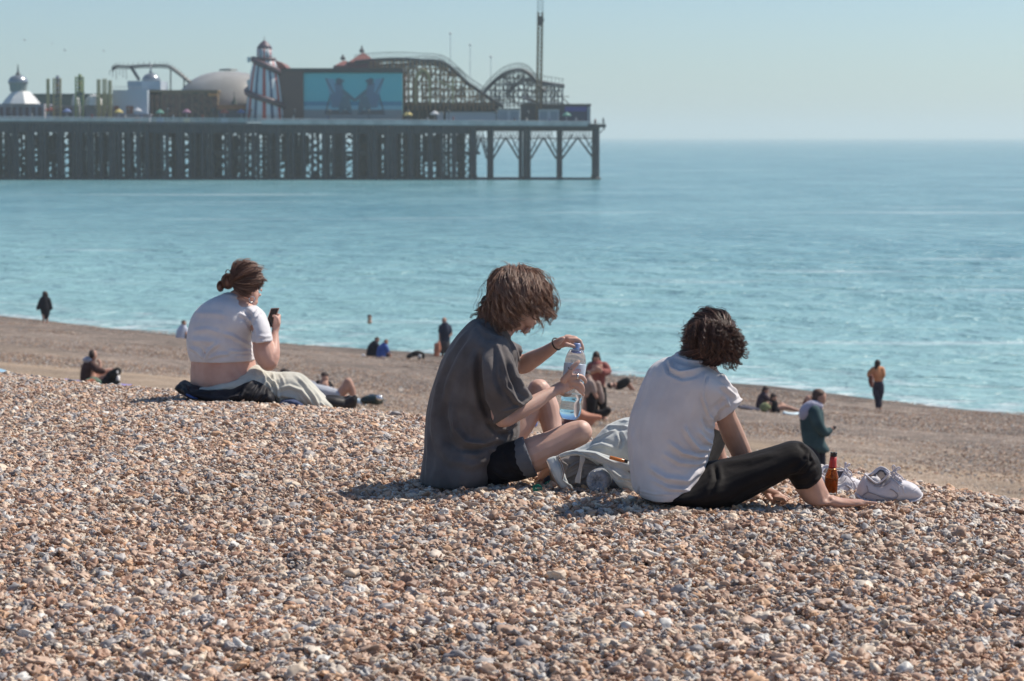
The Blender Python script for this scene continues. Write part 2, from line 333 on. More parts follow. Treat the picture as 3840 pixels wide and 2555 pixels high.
    m2 = nn(m, "ShaderNodeMix", data_type='RGBA'); lk(m, fmx.outputs[0], m2.inputs[0]); lk(m, m1.outputs[2], m2.inputs[6]); m2.inputs[7].default_value = (0.72,0.78,0.78,1)
    lk(m, m2.outputs[2], b.inputs["Base Color"])
    # waves
    bp1 = nn(m, "ShaderNodeBump"); bp1.inputs["Strength"].default_value = 1; bp1.inputs["Distance"].default_value = 2.4; lk(m, mid.outputs[0], bp1.inputs["Height"])
    bp2 = nn(m, "ShaderNodeBump"); bp2.inputs["Strength"].default_value = 1; bp2.inputs["Distance"].default_value = 0.45; lk(m, sml.outputs[0], bp2.inputs["Height"]); lk(m, bp1.outputs[0], bp2.inputs["Normal"])
    lk(m, bp2.outputs[0], b.inputs["Normal"])
    # sheet with a low real swell near the shore
    ys = list(np.arange(40, 260, 1.0)) + list(np.geomspace(262, 26000, 90)); 
    us = np.concatenate([-np.geomspace(1, 0.05, 20)*3, np.linspace(-.04,.04,3), np.geomspace(0.05, 1, 20)*3]); us = np.linspace(-0.45, 0.45, 160)
    us = np.concatenate([[-3,-1.5,-.8], us, [.8,1.5,3]])
    vs = []; fs = []; n = len(us)
    for Y in ys:
        a = 0.11 * max(0.0, min(1, (Y-60)/60)) * max(0, 1 - (Y-200)/60 if Y > 200 else 1)
        for u in us:
            X = u * Y
            s, t = st(X, Y)
            k = max(0.15, min(1, (s-73)/25)) if s > 73 else 0.1
            z = a*k*(math.sin(Y*0.62 + X*0.10 + 2.2*mnoise.noise(Vector((X*.05, Y*.05, 2)))) + 0.8*mnoise.noise(Vector((X*.18, Y*.45, 1))))
            vs.append((X, Y, z))
    for i in range(len(ys)-1):
        for j in range(n-1): fs.append((i*n+j, i*n+j+1, (i+1)*n+j+1, (i+1)*n+j))
    o = link_mesh("sea", vs, fs, m, smooth=True); tag(o, "calm pale blue green sea", kind="structure")
sea()

# ---------------------------------------------------------------- haze
def haze():
    mb = MB().box(-13000, 13000, -40, 26500, -1.5, 95)
    m = bpy.data.materials.new("haze_air"); m.use_nodes = True; nt = m.node_tree; nt.nodes.remove(nt.nodes["Principled BSDF"])
    v = nt.nodes.new("ShaderNodeVolumePrincipled"); v.inputs["Density"].default_value = 0.0002; v.inputs["Color"].default_value = (0.82, 0.88, 0.87, 1); v.inputs["Anisotropy"].default_value = 0.3
    nt.links.new(v.outputs[0], nt.nodes["Material Output"].inputs["Volume"])
    o = mb.build("haze", m); tag(o, "thin pale sea haze", kind="stuff")
haze()
# ================================================================ the pier and its funfair (about 550 m away)
PY = 550.0
def W(px, py, dy=0.0): return P(px, py, PY + dy)
M = {}
def cm(name, c, r=0.6, **kw):
    if name not in M: M[name] = mat(name, c, r, **kw)
    return M[name]
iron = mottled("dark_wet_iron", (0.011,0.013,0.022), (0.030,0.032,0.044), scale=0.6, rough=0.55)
iron2 = cm("grey_iron", (0.075,0.08,0.09), 0.5)
white = cm("white_paint", (0.62,0.64,0.64), 0.5)
pale = mottled("pale_deck_edge", (0.42,0.42,0.41), (0.60,0.60,0.58), scale=0.4, rough=0.7)
brownp = cm("brown_cladding", (0.12,0.065,0.06), 0.7)
yellowp = cm("yellow_paint", (0.38,0.31,0.15), 0.5)
rustp = cm("ochre_steel", (0.30,0.17,0.08), 0.6)
redp = cm("red_brown_roof", (0.22,0.075,0.06), 0.6)
leadp = cm("lead_dome", (0.30,0.33,0.36), 0.30, Metallic=0.6)
navy = cm("navy_paint", (0.03,0.04,0.10), 0.5)
def deck_y(px): return 453 + (472 - 453) * (px / 2250.0)          # photo row of the deck's top edge
def pier():
    root = empty("pier", (W(2250, 700)[0], PY, 0)); tag(root, "long pleasure pier on dense dark iron piles, running out over the sea", "pier")
    def part(mb, n, m, kind=None, label=None):
        o = mb.build(n, m); o.parent = root; o.matrix_parent_inverse = Matrix.Translation(-root.location)
        if kind: o["kind"] = kind
        if label: o["label"] = label
        return o
    x0 = -1500
    def slab(pa, pb, ya0, ya1, yb0, yb1, d0, d1):
        """board between photo columns pa..pb with its own rows at both ends"""
        mb = MB(); v = [W(pa, ya1, d0), W(pb, yb1, d0), W(pa, ya0, d0), W(pb, yb0, d0)]
        b = [p + Vector((0, d1 - d0, 0)) for p in v]
        return mb.add(v + b, [(0,1,3,2),(4,6,7,5),(0,4,5,1),(2,3,7,6),(0,2,6,4),(1,5,7,3)])
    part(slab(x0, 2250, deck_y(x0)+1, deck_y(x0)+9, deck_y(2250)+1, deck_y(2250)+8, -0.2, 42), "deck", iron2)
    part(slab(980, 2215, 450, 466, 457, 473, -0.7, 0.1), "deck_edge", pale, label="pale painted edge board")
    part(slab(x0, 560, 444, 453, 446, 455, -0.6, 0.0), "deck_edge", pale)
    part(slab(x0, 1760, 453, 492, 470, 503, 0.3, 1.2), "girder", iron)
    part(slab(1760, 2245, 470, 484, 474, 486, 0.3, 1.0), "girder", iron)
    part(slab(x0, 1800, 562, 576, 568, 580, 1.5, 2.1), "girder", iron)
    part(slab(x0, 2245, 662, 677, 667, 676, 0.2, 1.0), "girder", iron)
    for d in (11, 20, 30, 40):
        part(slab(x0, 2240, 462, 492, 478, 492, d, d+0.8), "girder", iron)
    # piles: front row pieces taken from the photograph, then rows behind them
    def pile(px, w, d, n=8, top=None):
        mb = MB(); a = W(px, top or (deck_y(px)+8), d); b = Vector((a.x, a.y, -1.2)); mb.bar(a, b, w, n=n)
        mb.lathe((a.x, a.y, 0.0), [(w*.5, -1), (w*.75, -1), (w*.75, 0.35), (w*.5, 0.6)], n=8)
        return mb
    rr = random.Random(3); n = 0; rest = MB()
    front = [(2236,1.55),(2092,.6),(2104,.6),(1952,.9),(1968,.9),(1983,.9),(1832,.7),(1845,.7),(1768,.8),(1777,.8),(1702,1.1),(1656,.8),(1613,1.3),(1540,1.5),(1452,1.1),(1466,1.1),(1480,1.1),(1404,1.5)]
    x = 1385
    while x > -20:
        k = rr.choice([1, 1, 2, 2, 3]); 
        for q in range(k): front.append((x, rr.uniform(0.6, 1.15))); x -= rr.uniform(13, 19)
        x -= rr.uniform(12, 34)
    x = -40
    while x > -1450: mb = pile(x, rr.uniform(.6, 1.1), .6, 6); rest.add(mb.v, mb.f); x -= rr.uniform(14, 30)
    for px, wd in front:
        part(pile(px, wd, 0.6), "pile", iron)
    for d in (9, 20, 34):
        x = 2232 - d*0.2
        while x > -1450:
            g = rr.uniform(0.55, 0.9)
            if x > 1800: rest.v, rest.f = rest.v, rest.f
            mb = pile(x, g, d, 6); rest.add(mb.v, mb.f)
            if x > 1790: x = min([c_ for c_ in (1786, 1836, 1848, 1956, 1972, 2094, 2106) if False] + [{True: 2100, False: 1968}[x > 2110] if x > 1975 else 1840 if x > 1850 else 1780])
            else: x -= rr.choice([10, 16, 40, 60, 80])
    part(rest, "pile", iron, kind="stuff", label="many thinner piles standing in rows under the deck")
    # arched struts at the open seaward bays
    bays = [(1990, 2086), (2107, 2226), (1848, 1945), (1780, 1826)]
    for (a, b) in bays:
        c = (a+b)/2
        for d in (0.7, 9, 18):
            mb = MB()
            for s0 in (a, b):
                mb.bar(W(s0, 596, d), W(c, 516, d), 0.42); mb.bar(W(s0, 572, d), W((s0+c)/2+(c-s0)*.15, 505, d), 0.30)
                mb.bar(W(s0 + (c-s0)*0.5, 557, d), W(s0, 520, d), 0.15)
            k = a
            while k < b - 12:
                mb.bar(W(k, 518, d), W(k+12, 486, d), 0.13); mb.bar(W(k+12, 518, d), W(k, 486, d), 0.13); k += 12
            mb.bar(W(a, 520, d), W(b, 520, d), 0.25)
            part(mb, "arch_brace", iron)
    # lattice in the other bays
    mb = MB(); mb2 = MB()
    x = 1760
    while x > -20:
        st_ = rr.uniform(26, 44)
        for (ya, yb) in ((495, 530), (530, 566), (577, 605), (605, 635), (635, 664)):
            for d in (3, 14, 24, 33):
                if rr.random() < 0.8: (mb if d < 10 else mb2).bar(W(x, ya, d), W(x-st_, yb, d), 0.30)
                if rr.random() < 0.8: (mb if d < 10 else mb2).bar(W(x-st_, ya, d), W(x, yb, d), 0.22)
        if rr.random() < 0.35:
            mb.bar(W(x-8, 560, 6), W(x-8-rr.uniform(14, 30), 560, 6), 0.4, 6.0)
        x -= st_ * 0.9
    x = 1380
    while x > -20:
        wd = rr.uniform(12, 34); mb2.bar(W(x, rr.uniform(500, 520), 35), W(x, 676, 35), 0.06*wd*1.1, .3); x -= wd + rr.uniform(40, 110)
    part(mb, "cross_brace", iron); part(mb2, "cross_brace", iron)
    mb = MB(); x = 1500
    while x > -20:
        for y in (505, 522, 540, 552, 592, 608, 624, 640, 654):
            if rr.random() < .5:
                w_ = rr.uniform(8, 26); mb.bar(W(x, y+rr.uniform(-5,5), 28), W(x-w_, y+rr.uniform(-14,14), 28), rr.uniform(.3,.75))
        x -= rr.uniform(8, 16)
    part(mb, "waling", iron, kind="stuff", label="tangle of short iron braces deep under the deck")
    # railing
    mb = MB(); x = x0
    while x < 2215:
        y = deck_y(x); mb.bar(W(x, y+2, 0.1), W(x, y-17, 0.1), 0.10); 
        mb.bar(W(x+3.5, y+2, 0.1), W(x+3.5, y-16, 0.1), 0.05)
        x += 7
    for k in (6, 16): mb.bar(W(x0, deck_y(x0)-k, 0.1), W(2215, deck_y(2215)-k, 0.1), 0.12)
    part(mb, "railing", white)
    for k in range(14):
        mb = MB(); x = 40 + k*150 + rr.uniform(-20, 20)
        if x < 2200: mb.bar(W(x, deck_y(x), 0.5), W(x, deck_y(x)-44, 0.5), 0.16); mb.lathe(W(x, deck_y(x)-46, 0.5), [(0.05,-.2),(0.3,0),(0.3,0.3),(0.05,.5)], 8); part(mb, "lamp_post", iron2)
    # end platform with brackets
    mb = MB(); a = W(2205, 470, -1); b = W(2268, 474, 6); mb.box(a.x, b.x, a.y, b.y, a.z-0.5, a.z+0.2)
    mb.bar(W(2250, 500, 0), W(2270, 474, 0), 0.2); mb.bar(W(2215, 466, 0), W(2262, 468, 0), 0.15); mb.bar(W(2268, 490, 0), W(2262, 455, 0), 0.12)
    for k in range(8): mb.bar(W(2212+k*8, 472, -.9), W(2212+k*8, 455, -.9), 0.09)
    part(mb, "landing_stage", iron)
    return root
pier()
def thing(name, label, cat, px, py, d, group=None):
    r = empty(name, W(px, py, d)); return tag(r, label, cat, group)
def put(mb, name, m, root, smooth=False, label=None):
    o = mb.build(name, m, smooth=smooth); o.parent = root; o.matrix_parent_inverse = Matrix.Translation(-root.location)
    if label: o["label"] = label
    return o
def pbox(mb, xa, xb, ya, yb, d0, d1):
    """box whose front face spans photo pixels xa..xb, ya..yb at pier depth d0"""
    a = W(xa, yb, d0); b = W(xb, ya, d0); return mb.box(a.x, b.x, a.y, a.y + (d1 - d0), a.z, b.z)
px1 = PY / F

# helter skelter
def helter():
    r = thing("helter_skelter", "tall red white and blue striped helter skelter tower with a dark spiral slide", "helter skelter", 994, 455, 7)
    c = W(994, 455, 7); z = lambda y: W(994, y, 7).z - c.z
    m = mat("striped_boards", (0.6,0.6,0.6), 0.55); b = m.node_tree.nodes["Principled BSDF"]
    tc = nn(m, "ShaderNodeTexCoord"); sx = nn(m, "ShaderNodeSeparateXYZ"); lk(m, tc.outputs["Object"], sx.inputs[0])
    at = nn(m, "ShaderNodeMath", operation='ARCTAN2'); lk(m, sx.outputs[1], at.inputs[0]); lk(m, sx.outputs[0], at.inputs[1])
    mu = nn(m, "ShaderNodeMath", operation='MULTIPLY_ADD'); lk(m, at.outputs[0], mu.inputs[0]); mu.inputs[1].default_value = 7/(2*math.pi); mu.inputs[2].default_value = 10.07
    fr = nn(m, "ShaderNodeMath", operation='FRACT'); lk(m, mu.outputs[0], fr.inputs[0])
    cr = nn(m, "ShaderNodeValToRGB"); cr.color_ramp.interpolation = 'CONSTANT'
    cc = [(0,(0.58,0.62,0.64)),(0.28,(0.45,0.05,0.045)),(0.50,(0.58,0.62,0.64)),(0.76,(0.04,0.07,0.14)),(0.95,(0.58,.62,.64))]
    while len(cr.color_ramp.elements) < len(cc): cr.color_ramp.elements.new(0.5)
    for e, (p, q) in zip(cr.color_ramp.elements, cc): e.position = p; e.color = (*q, 1)
    lk(m, fr.outputs[0], cr.inputs[0]); lk(m, cr.outputs[0], b.inputs["Base Color"])
    W_ = px1 * 1.01
    prof = [(77*W_, z(455)), (72*W_, z(420)), (67*W_, z(370)), (61*W_, z(320)), (54*W_, z(280)), (46*W_, z(245)), (39*W_, z(226))]
    mb = MB().lathe((0,0,0), prof, 20); o = mb.build("tower", m, smooth=True); o.parent = r
    prof2 = [(30*W_, z(232)), (29*W_, z(182))]
    o = MB().lathe((0,0,0), prof2, 14).build("turret", m, smooth=True); o.parent = r
    rm = mat("striped_dome", (0.3,0.1,0.1), 0.5); b = rm.node_tree.nodes["Principled BSDF"]
    o = MB().lathe((0,0,0), [(30*W_, z(184)), (24*W_, z(172)), (13*W_, z(160)), (6*W_, z(154)), (1*W_, z(150)), (.8*W_, z(140)), (0.1, z(136))], 16).build("cap", cm("maroon_cap", (.10,.06,.09), .5), smooth=True); o.parent = r
    # gallery and spiral slide
    mb = MB().lathe((0,0,0), [(34*W_, z(232)), (42*W_, z(228)), (43*W_, z(218)), (41*W_, z(218)), (40*W_, z(226)), (26*W_, z(226))], 18)
    mb.build("gallery", cm("slide_paint", (0.10,0.055,0.07), .5), r, True)
    pts = []; N = 90
    for i in range(N+1):
        f = i / N; y = 222 + f * 225; ang = R(205) + f * R(640)
        rad = np.interp(y, [222, 245, 280, 320, 370, 420, 455], [44, 49, 57, 64, 70, 75, 80]) * W_
        pts.append(Vector((rad*math.cos(ang), rad*math.sin(ang), z(y))))
    MB().path(pts, 0.75, 6).build("slide", M["slide_paint"], r, True)
    for (a, y) in ((R(190), 300), (R(200), 215)):
        mb = MB(); mb.bar((math.cos(a)*60*W_, math.sin(a)*60*W_, z(y+20)), (math.cos(a)*60*W_, math.sin(a)*60*W_, z(y)), 0.7); mb.build("flag_box", white, r)
helter()

# brown hall carrying the billboard
def hall():
    r = thing("fairground_hall", "brown windowless hall behind the billboard, dark flat roof", "building", 1270, 458, 8)
    mb = MB(); pbox(mb, 1040, 1137, 262, 462, 6, 30); pbox(mb, 1137, 1508, 268, 462, 8.2, 30)
    a = W(1040, 262, 6); 
    put(mb, "wall", brownp, r)
    mb = MB(); pbox(mb, 1066, 1512, 256, 266, 5.6, 30.5); pbox(mb, 1137, 1512, 264, 273, 5.8, 7.9)
    put(mb, "roof", cm("dark_felt", (0.06,0.06,0.065), .8), r)
    mb = MB(); v = [W(1020, 258, 8), W(1078, 258, 8), W(1032, 226, 8), W(1058, 238, 8)]; bk = [p + Vector((0, 14, 0)) for p in v]
    mb.add(v + bk, [(0,1,3,2),(4,6,7,5),(0,4,5,1),(2,3,7,6),(0,2,6,4),(1,5,7,3)]); put(mb, "gable", redp, r)
    # windowless side lines
    b = thing("billboard", "huge turquoise billboard picturing two people in deckchairs holding hands by the sea", "billboard", 1322, 430, 6)
    mb = MB(); pbox(mb, 1139, 1508, 274, 430, 6.5, 7.6); put(mb, "panel", cm("turq_sky", (0.10,0.47,0.53), .5), b)
    def strip(ya, yb, c, nm): 
        mb = MB(); pbox(mb, 1139, 1508, ya, yb, 6.44, 6.49); put(mb, nm, cm(nm+"_print", c, .55), b)
    strip(381, 397, (0.05,0.24,0.38), "printed_sea"); strip(397, 412, (0.22,0.47,0.56), "printed_foam"); strip(412, 452, (0.22,0.26,0.29), "printed_shingle")
    def C(x, y, d=6.4): return W(800 + x*.3954, 100 + y*.3954, d)
    def poly(pts, nm, m, d):
        mb = MB(); v = [C(x, y, d) for x, y in pts]; bk = [p + Vector((0, 0.03, 0)) for p in v]; n = len(v)
        mb.add(v + bk, [tuple(range(n)), tuple(range(2*n-1, n-1, -1))] + [(i, n+i, n+(i+1) % n, (i+1) % n) for i in range(n)]); put(mb, nm, m, b)
    blue = cm("print_blue", (0.11,0.19,0.29), .6); lb = cm("print_light_blue", (0.17,0.34,0.46), .6); dk = cm("print_dark", (0.09,0.12,0.16), .6); gy = cm("print_grey", (0.10,0.17,0.22), .6)
    for mir in (0, 1):
        f = (lambda x, y: (x, y)) if not mir else (lambda x, y: (1340*2 - x + 2, y))
        poly([f(*p) for p in ((1060,490),(1150,500),(1180,640),(1215,760),(1120,770),(1100,620))], "printed_deckchair", lb, 6.40)
        poly([f(*p) for p in ((1060,490),(1072,490),(1250,830),(1238,830))], "printed_deckchair_frame", dk, 6.36)
        poly([f(*p) for p in ((1110,640),(1122,640),(1065,830),(1052,830))], "printed_deckchair_frame", dk, 6.36)
        poly([f(*p) for p in ((1150,540),(1215,520),(1240,640),(1225,770),(1130,765),(1100,660),(1160,620))], "printed_sitter", blue, 6.34)
        poly([f(*p) for p in ((1160,500),(1190,488),(1245,515),(1222,530),(1215,560),(1170,550))], "printed_hat", dk, 6.31)
        poly([f(*p) for p in ((1215,590),(1240,600),(1345,690),(1335,712),(1235,650))], "printed_arm", gy, 6.28)
        poly([f(*p) for p in ((1225,660),(1290,670),(1310,790),(1300,830),(1250,770),(1200,830),(1190,760))], "printed_legs", gy, 6.25)
        poly([f(*p) for p in ((1065,790),(1300,800),(1320,835),(1060,835))], "printed_shadow", cm("print_shade", (0.10,0.10,0.12), .6), 6.37)
hall()

# red pavilion roofs behind the hall
def pavilion():
    r = thing("pavilion", "red brown pyramid roofed pavilion with spires behind the billboard hall", "pavilion", 1350, 262, 31)
    mb = MB(); pbox(mb, 1300, 1416, 232, 300, 31, 45); pbox(mb, 1250, 1300, 246, 300, 31, 45); put(mb, "wall", cm("maroon_wall", (0.16,0.07,0.08), .7), r)
    mb = MB()
    for (xc, hw, yb, yt) in ((1357, 52, 234, 196), (1286, 34, 248, 225)):
        v = [W(xc-hw, yb, 31), W(xc+hw, yb, 31), W(xc+hw, yb, 31)+Vector((0,14,0)), W(xc-hw, yb, 31)+Vector((0,14,0)), W(xc-5, yt, 31)+Vector((0,6,0)), W(xc+5, yt, 31)+Vector((0,6,0)), W(xc+5, yt, 31)+Vector((0,8,0)), W(xc-5, yt, 31)+Vector((0,8,0))]
        mb.add(v, [(0,1,5,4),(1,2,6,5),(2,3,7,6),(3,0,4,7),(4,5,6,7),(3,2,1,0)])
    put(mb, "roof", redp, r)
    for xc, ya, yb in ((1357, 198, 168), (1286, 226, 203)):
        mb = MB(); q = W(xc, ya, 38); mb.lathe(q, [(0.55, 0), (0.6, 0.6), (0.25, 1.0), (0.08, (ya-yb)*px1)], 8); put(mb, "spire", iron2, r)
pavilion()

# roller coasters
def C3(x, y, d=0): return W(1400 + x*.4591, y*.4591, d)
def smoothpath(pts, n=6):
    pts = [Vector(p) for p in pts]; out = []
    for i in range(len(pts)-1):
        a, b = pts[max(i-1, 0)], pts[i]; c, d = pts[i+1], pts[min(i+2, len(pts)-1)]
        for k in range(n):
            t = k/n; out.append(0.5*((2*b) + (c-a)*t + (2*a-5*b+4*c-d)*t*t + (3*b-a-3*c+d)*t**3))
    out.append(pts[-1]); return out
def coaster(label, tracks, xs, floor_y, d0, ym, seed, frame_m):
    r = thing("roller_coaster", label, "roller coaster", 1400 + xs[0]*.4591, 450, d0)
    rr = random.Random(seed); tops = []
    for tr_ in tracks:
        pts = smoothpath([C3(x, y, d) for x, y, d in tr_]); tops.append(pts)
        mb = MB()
        for off in (-0.75, 0.75): mb.path([p + Vector((0, off, 0)) for p in pts], 0.30, 5)
        for p in pts[::1]: mb.bar(p + Vector((0,-.8,0)), p + Vector((0,.8,0)), 0.16)
        mb.path([p + Vector((0, 0, -0.55)) for p in pts], 0.22, 4)
        for i in range(0, len(pts)-1): mb.bar(pts[i] + Vector((0,-.6,0)), pts[i+1] + Vector((0,-.6,-.55)), .12)
        put(mb, "track", cm("grey_track", (0.085,0.085,0.10), .5), r)
        mb = MB()
        for i in range(0, len(pts)-1):
            for oy in (-1.1,):
                a = pts[i] + Vector((0, oy, 0)); b = pts[i+1] + Vector((0, oy, 0)); u = Vector((0,0,1.5))
                mb.bar(a, a+u, 0.1); mb.bar(a+u, b+u, 0.1)
        put(mb, "walkway_rail", iron2, r)
    mb = MB(); mb2 = MB()
    def top_at(X):
        best = None
        for pts in tops:
            for p, q in zip(pts, pts[1:]):
                if min(p.x, q.x) <= X <= max(p.x, q.x) and abs(q.x-p.x) > 1e-4:
                    zz = p.z + (q.z-p.z)*(X-p.x)/(q.x-p.x); best = max(best, zz) if best else zz
        return best
    x = xs[0]; zf = C3(0, floor_y, d0).z; lev = [C3(0, y, d0).z for y in ym]; prev = None
    while x <= xs[1]:
        X = C3(x, 0, d0).x; zt = top_at(X)
        if zt:
            for dd in (-1, 1.2, 5): 
                a = Vector((X, PY+d0+dd, zf)); mb.bar(a, (X, PY+d0+dd, zt-.3 - (0 if dd < 3 else 1.5)), 0.26)
            if prev:
                for l in lev:
                    if l < min(zt, prev[1]):
                        for dd in (-1, 5): mb.bar((prev[0], PY+d0+dd, l), (X, PY+d0+dd, l), 0.20)
                        if rr.random() < .6: mb2.bar((prev[0], PY+d0-1, l), (X, PY+d0-1, min(zt, l+2.6)), 0.16)
                        if rr.random() < .4: mb2.bar((prev[0], PY+d0+5, min(prev[1], l+2.6)), (X, PY+d0+5, l), 0.16)
            prev = (X, zt)
        x += rr.uniform(24, 44)
    for _ in range(int((xs[1]-xs[0])/5)):
        x = rr.uniform(xs[0]+10, xs[1]-10); X = C3(x, 0, d0).x; zt = top_at(X)
        if not zt: continue
        zc = rr.uniform(zf, zt-.6); X2 = X + rr.uniform(-2.6, 2.6); z2 = max(zf, min(zt-.5, zc + rr.choice([0, 0, 2.2, -2.2]))); dd = rr.choice([-1.2, 2, 5, 7]); mb2.bar((X, PY+d0+dd, zc), (X2, PY+d0+dd, z2), rr.uniform(.12, .3))
    put(mb, "support_frame", frame_m, r); put(mb2, "diagonal_brace", cm("grey_ochre", (0.16,0.13,0.10), .6), r)["kind"] = "stuff"
    return r
r1 = coaster("long roller coaster on ochre lattice frame between billboard and tower ride, dipping to the right",
    [[(-150,505,14),(0,490,14),(130,482,14),(250,482,14),(400,492,14),(520,498,14),(600,525,14),(680,590,14),(760,665,14),(850,730,14),(930,785,14),(1000,830,14),(1060,868,14)],
     [(40,535,20),(200,530,20),(400,515,20),(540,530,20),(640,600,20),(700,610,20),(760,680,20)]],
    (-20, 1000), 900, 14, (560, 610, 670, 730, 790, 850), 5, rustp)
mb = MB()
for xx in (345, 460, 650): mb.bar(C3(xx, 640, 12), C3(xx, 850, 12), 0.55)
mb.path(smoothpath([C3(345, 660, 12), C3(370, 600, 12), (C3(405, 575, 12)), C3(440, 600, 12), C3(460, 660, 12)]), 0.45, 6)
mb.bar(C3(540, 660, 12), C3(660, 730, 12), 0.4)
put(mb, "yellow_arch", yellowp, r1, label="yellow painted arch within the lattice")
coaster("smaller humped roller coaster beside the tower ride near the pier head",
    [[(880,790,22),(930,720,22),(990,660,22),(1060,605,22),(1130,578,22),(1200,570,22),(1260,590,22),(1310,640,22),(1350,700,22),(1400,740,22)],
     [(1100,760,28),(1150,700,28),(1210,660,28),(1290,650,28),(1400,675,28),(1560,700,28)]],
    (960, 1560), 880, 24, (640, 690, 740, 790, 840), 9, cm("grey_blue_steel", (0.13,0.14,0.16), .5))

# tower ride
def tower():
    r = thing("tower_ride", "very tall slim ochre tower ride rising above the coasters near the pier head", "tower ride", 2020, 455, 10)
    mb = MB(); a = W(2020, 455, 10); H = 410*px1; w_ = 0.5
    for sx in (-w_, w_):
        for sy in (-w_, w_): mb.bar((a.x+sx, a.y+sy, a.z), (a.x+sx+.35, a.y+sy, a.z+H), 0.42)
    k = 0
    while k < H - 1:
        for sy in (-w_, w_):
            o = .35*k/H; mb.bar((a.x-w_+o, a.y+sy, a.z+k), (a.x+w_+o, a.y+sy, a.z+k+1), 0.18); mb.bar((a.x-w_+o, a.y+sy, a.z+k+1), (a.x+w_+o, a.y+sy, a.z+k+1), 0.18)
        k += 1
    put(mb, "mast", cm("ochre_mast", (0.22,0.14,0.075), .6), r)
    mb = MB(); pbox(mb, 2016, 2036, 62, 84, 9, 11.4); pbox(mb, 2034, 2040, 70, 82, 9, 11.4); pbox(mb, 2018, 2034, 84, 96, 9.2, 11.2); put(mb, "ride_car", cm("dark_brown_car", (0.07,0.05,0.05), .5), r)
    mb = MB(); b = W(2026, 60, 10)
    for sx in (-.6, .6):
        for sy in (-.6, .6): mb.bar((b.x+sx, b.y+sy, b.z), (b.x+sx, b.y+sy, b.z+9), 0.12)
    for k in range(9): mb.bar((b.x-.6, b.y-.6, b.z+k), (b.x+.6, b.y-.6, b.z+k+1), .1); mb.bar((b.x+.6, b.y-.6, b.z+k), (b.x-.6, b.y-.6, b.z+k+1), .1)
    put(mb, "top_lattice", cm("pale_lattice", (0.32,0.36,0.36), .5), r)
tower()

# low stalls along the deck
def kiosk(name, label, cat, xa, xb, yt, d, wall_m, roof_m, depth=6, wins=0, group=None, roof_h=8, dark_front=None):
    yb = deck_y((xa+xb)/2) + 2
    r = thing(name, label, cat, (xa+xb)/2, yb, d, group)
    mb = MB(); pbox(mb, xa, xb, yt, yb, d, d+depth); put(mb, "wall", wall_m, r)
    mb = MB(); pbox(mb, xa-3, xb+3, yt-roof_h, yt, d-.5, d+depth+.3); put(mb, "roof", roof_m, r)
    for k in range(wins):
        w_ = (xb-xa)/wins; mb = MB(); pbox(mb, xa+k*w_+w_*.15, xa+(k+1)*w_-w_*.15, yt+8, yb-16, d-.06, d+.1)
        put(mb, "opening", dark_front or iron, r)
    return r
felt = cm("brown_felt", (0.10,0.085,0.08), .8)
pbl = cm("pale_blue_wall", (0.40,0.47,0.52), .6)
kiosk("arcade_building", "long low brown arcade under the roller coaster lattice", "building", 1512, 1870, 392, 18, mottled("arcade_brown", (0.10,0.08,0.07), (0.22,0.15,0.10), scale=.5), felt, 10, 12)
kiosk("ticket_hut", "pale blue long hut on the deck, right of the arcade's dark doorway", "hut", 1672, 1864, 420, 6, pbl, felt, 5, 0, roof_h=3)
kiosk("ticket_hut", "short pale hut left of the dark doorway under the coaster", "hut", 1638, 1662, 420, 6, pbl, felt, 5, 0, roof_h=3)
kiosk("snack_hut", "pale blue shuttered hut, just left of the tower ride", "hut", 1866, 1950, 410, 5.5, pbl, felt, 5, 2, roof_h=3, dark_front=cm("pale_shutter", (0.25,.32,.38), .6))
kiosk("snack_hut", "pale blue hut with two shutters, just right of the tower ride", "hut", 2020, 2097, 410, 5.5, pbl, felt, 5, 2, roof_h=3, dark_front=M["pale_shutter"])
r = kiosk("amusement_building", "dark navy building with violet sign at the pier head", "building", 1952, 2214, 398, 12, cm("slate_wall", (0.06,0.065,0.09), .6), felt, 12, 0)
mb = MB(); pbox(mb, 2118, 2200, 400, 418, 11.9, 12.05); put(mb, "sign", cm("violet_sign", (0.06,0.07,0.32), .5), r)
mb = MB(); pbox(mb, 2100, 2212, 420, 455, 11.85, 12.0); put(mb, "opening", navy, r)
mb = MB(); pbox(mb, 2204, 2210, 400, 470, 11.6, 12.6); put(mb, "post", pbl, r)
o = MB(); nrm = (sdir + Vector((0,-1,-.02))).normalized(); tx = Vector((1,0,0)) - nrm*nrm.x; tx.normalize(); ty = nrm.cross(tx); cc_ = W(1991, 377, 9)  # plate added and tilted midway between sun and camera for a white glint
v = [cc_ + tx*sx*1.75 + ty*sy*.6 + nrm*q for q in (.06, -.06) for sx, sy in ((-1,-1),(1,-1),(1,1),(-1,1))]; o.add(v, [(0,1,2,3),(7,6,5,4),(0,4,5,1),(1,5,6,2),(2,6,7,3),(3,7,4,0)])
tag(put(o, "sun_glint_plate", mat("bright_metal", (0.95,0.95,0.93), .22, Metallic=1.0), empty("glossy_canopy", W(1990, 390, 9)), label="bright metal sheet tilted to glint in the sun"), None)
g = bpy.data.objects["glossy_canopy"]; tag(g, "small canopy with a plate tilted to glint white in the sun, left of the tower ride foot", "canopy")
o = MB(); o.bar(W(1966, 385, 9), W(1966, 400, 9), .2); o.bar(W(2016, 385, 9), W(2016, 400, 9), .2); put(o, "post", iron2, g)

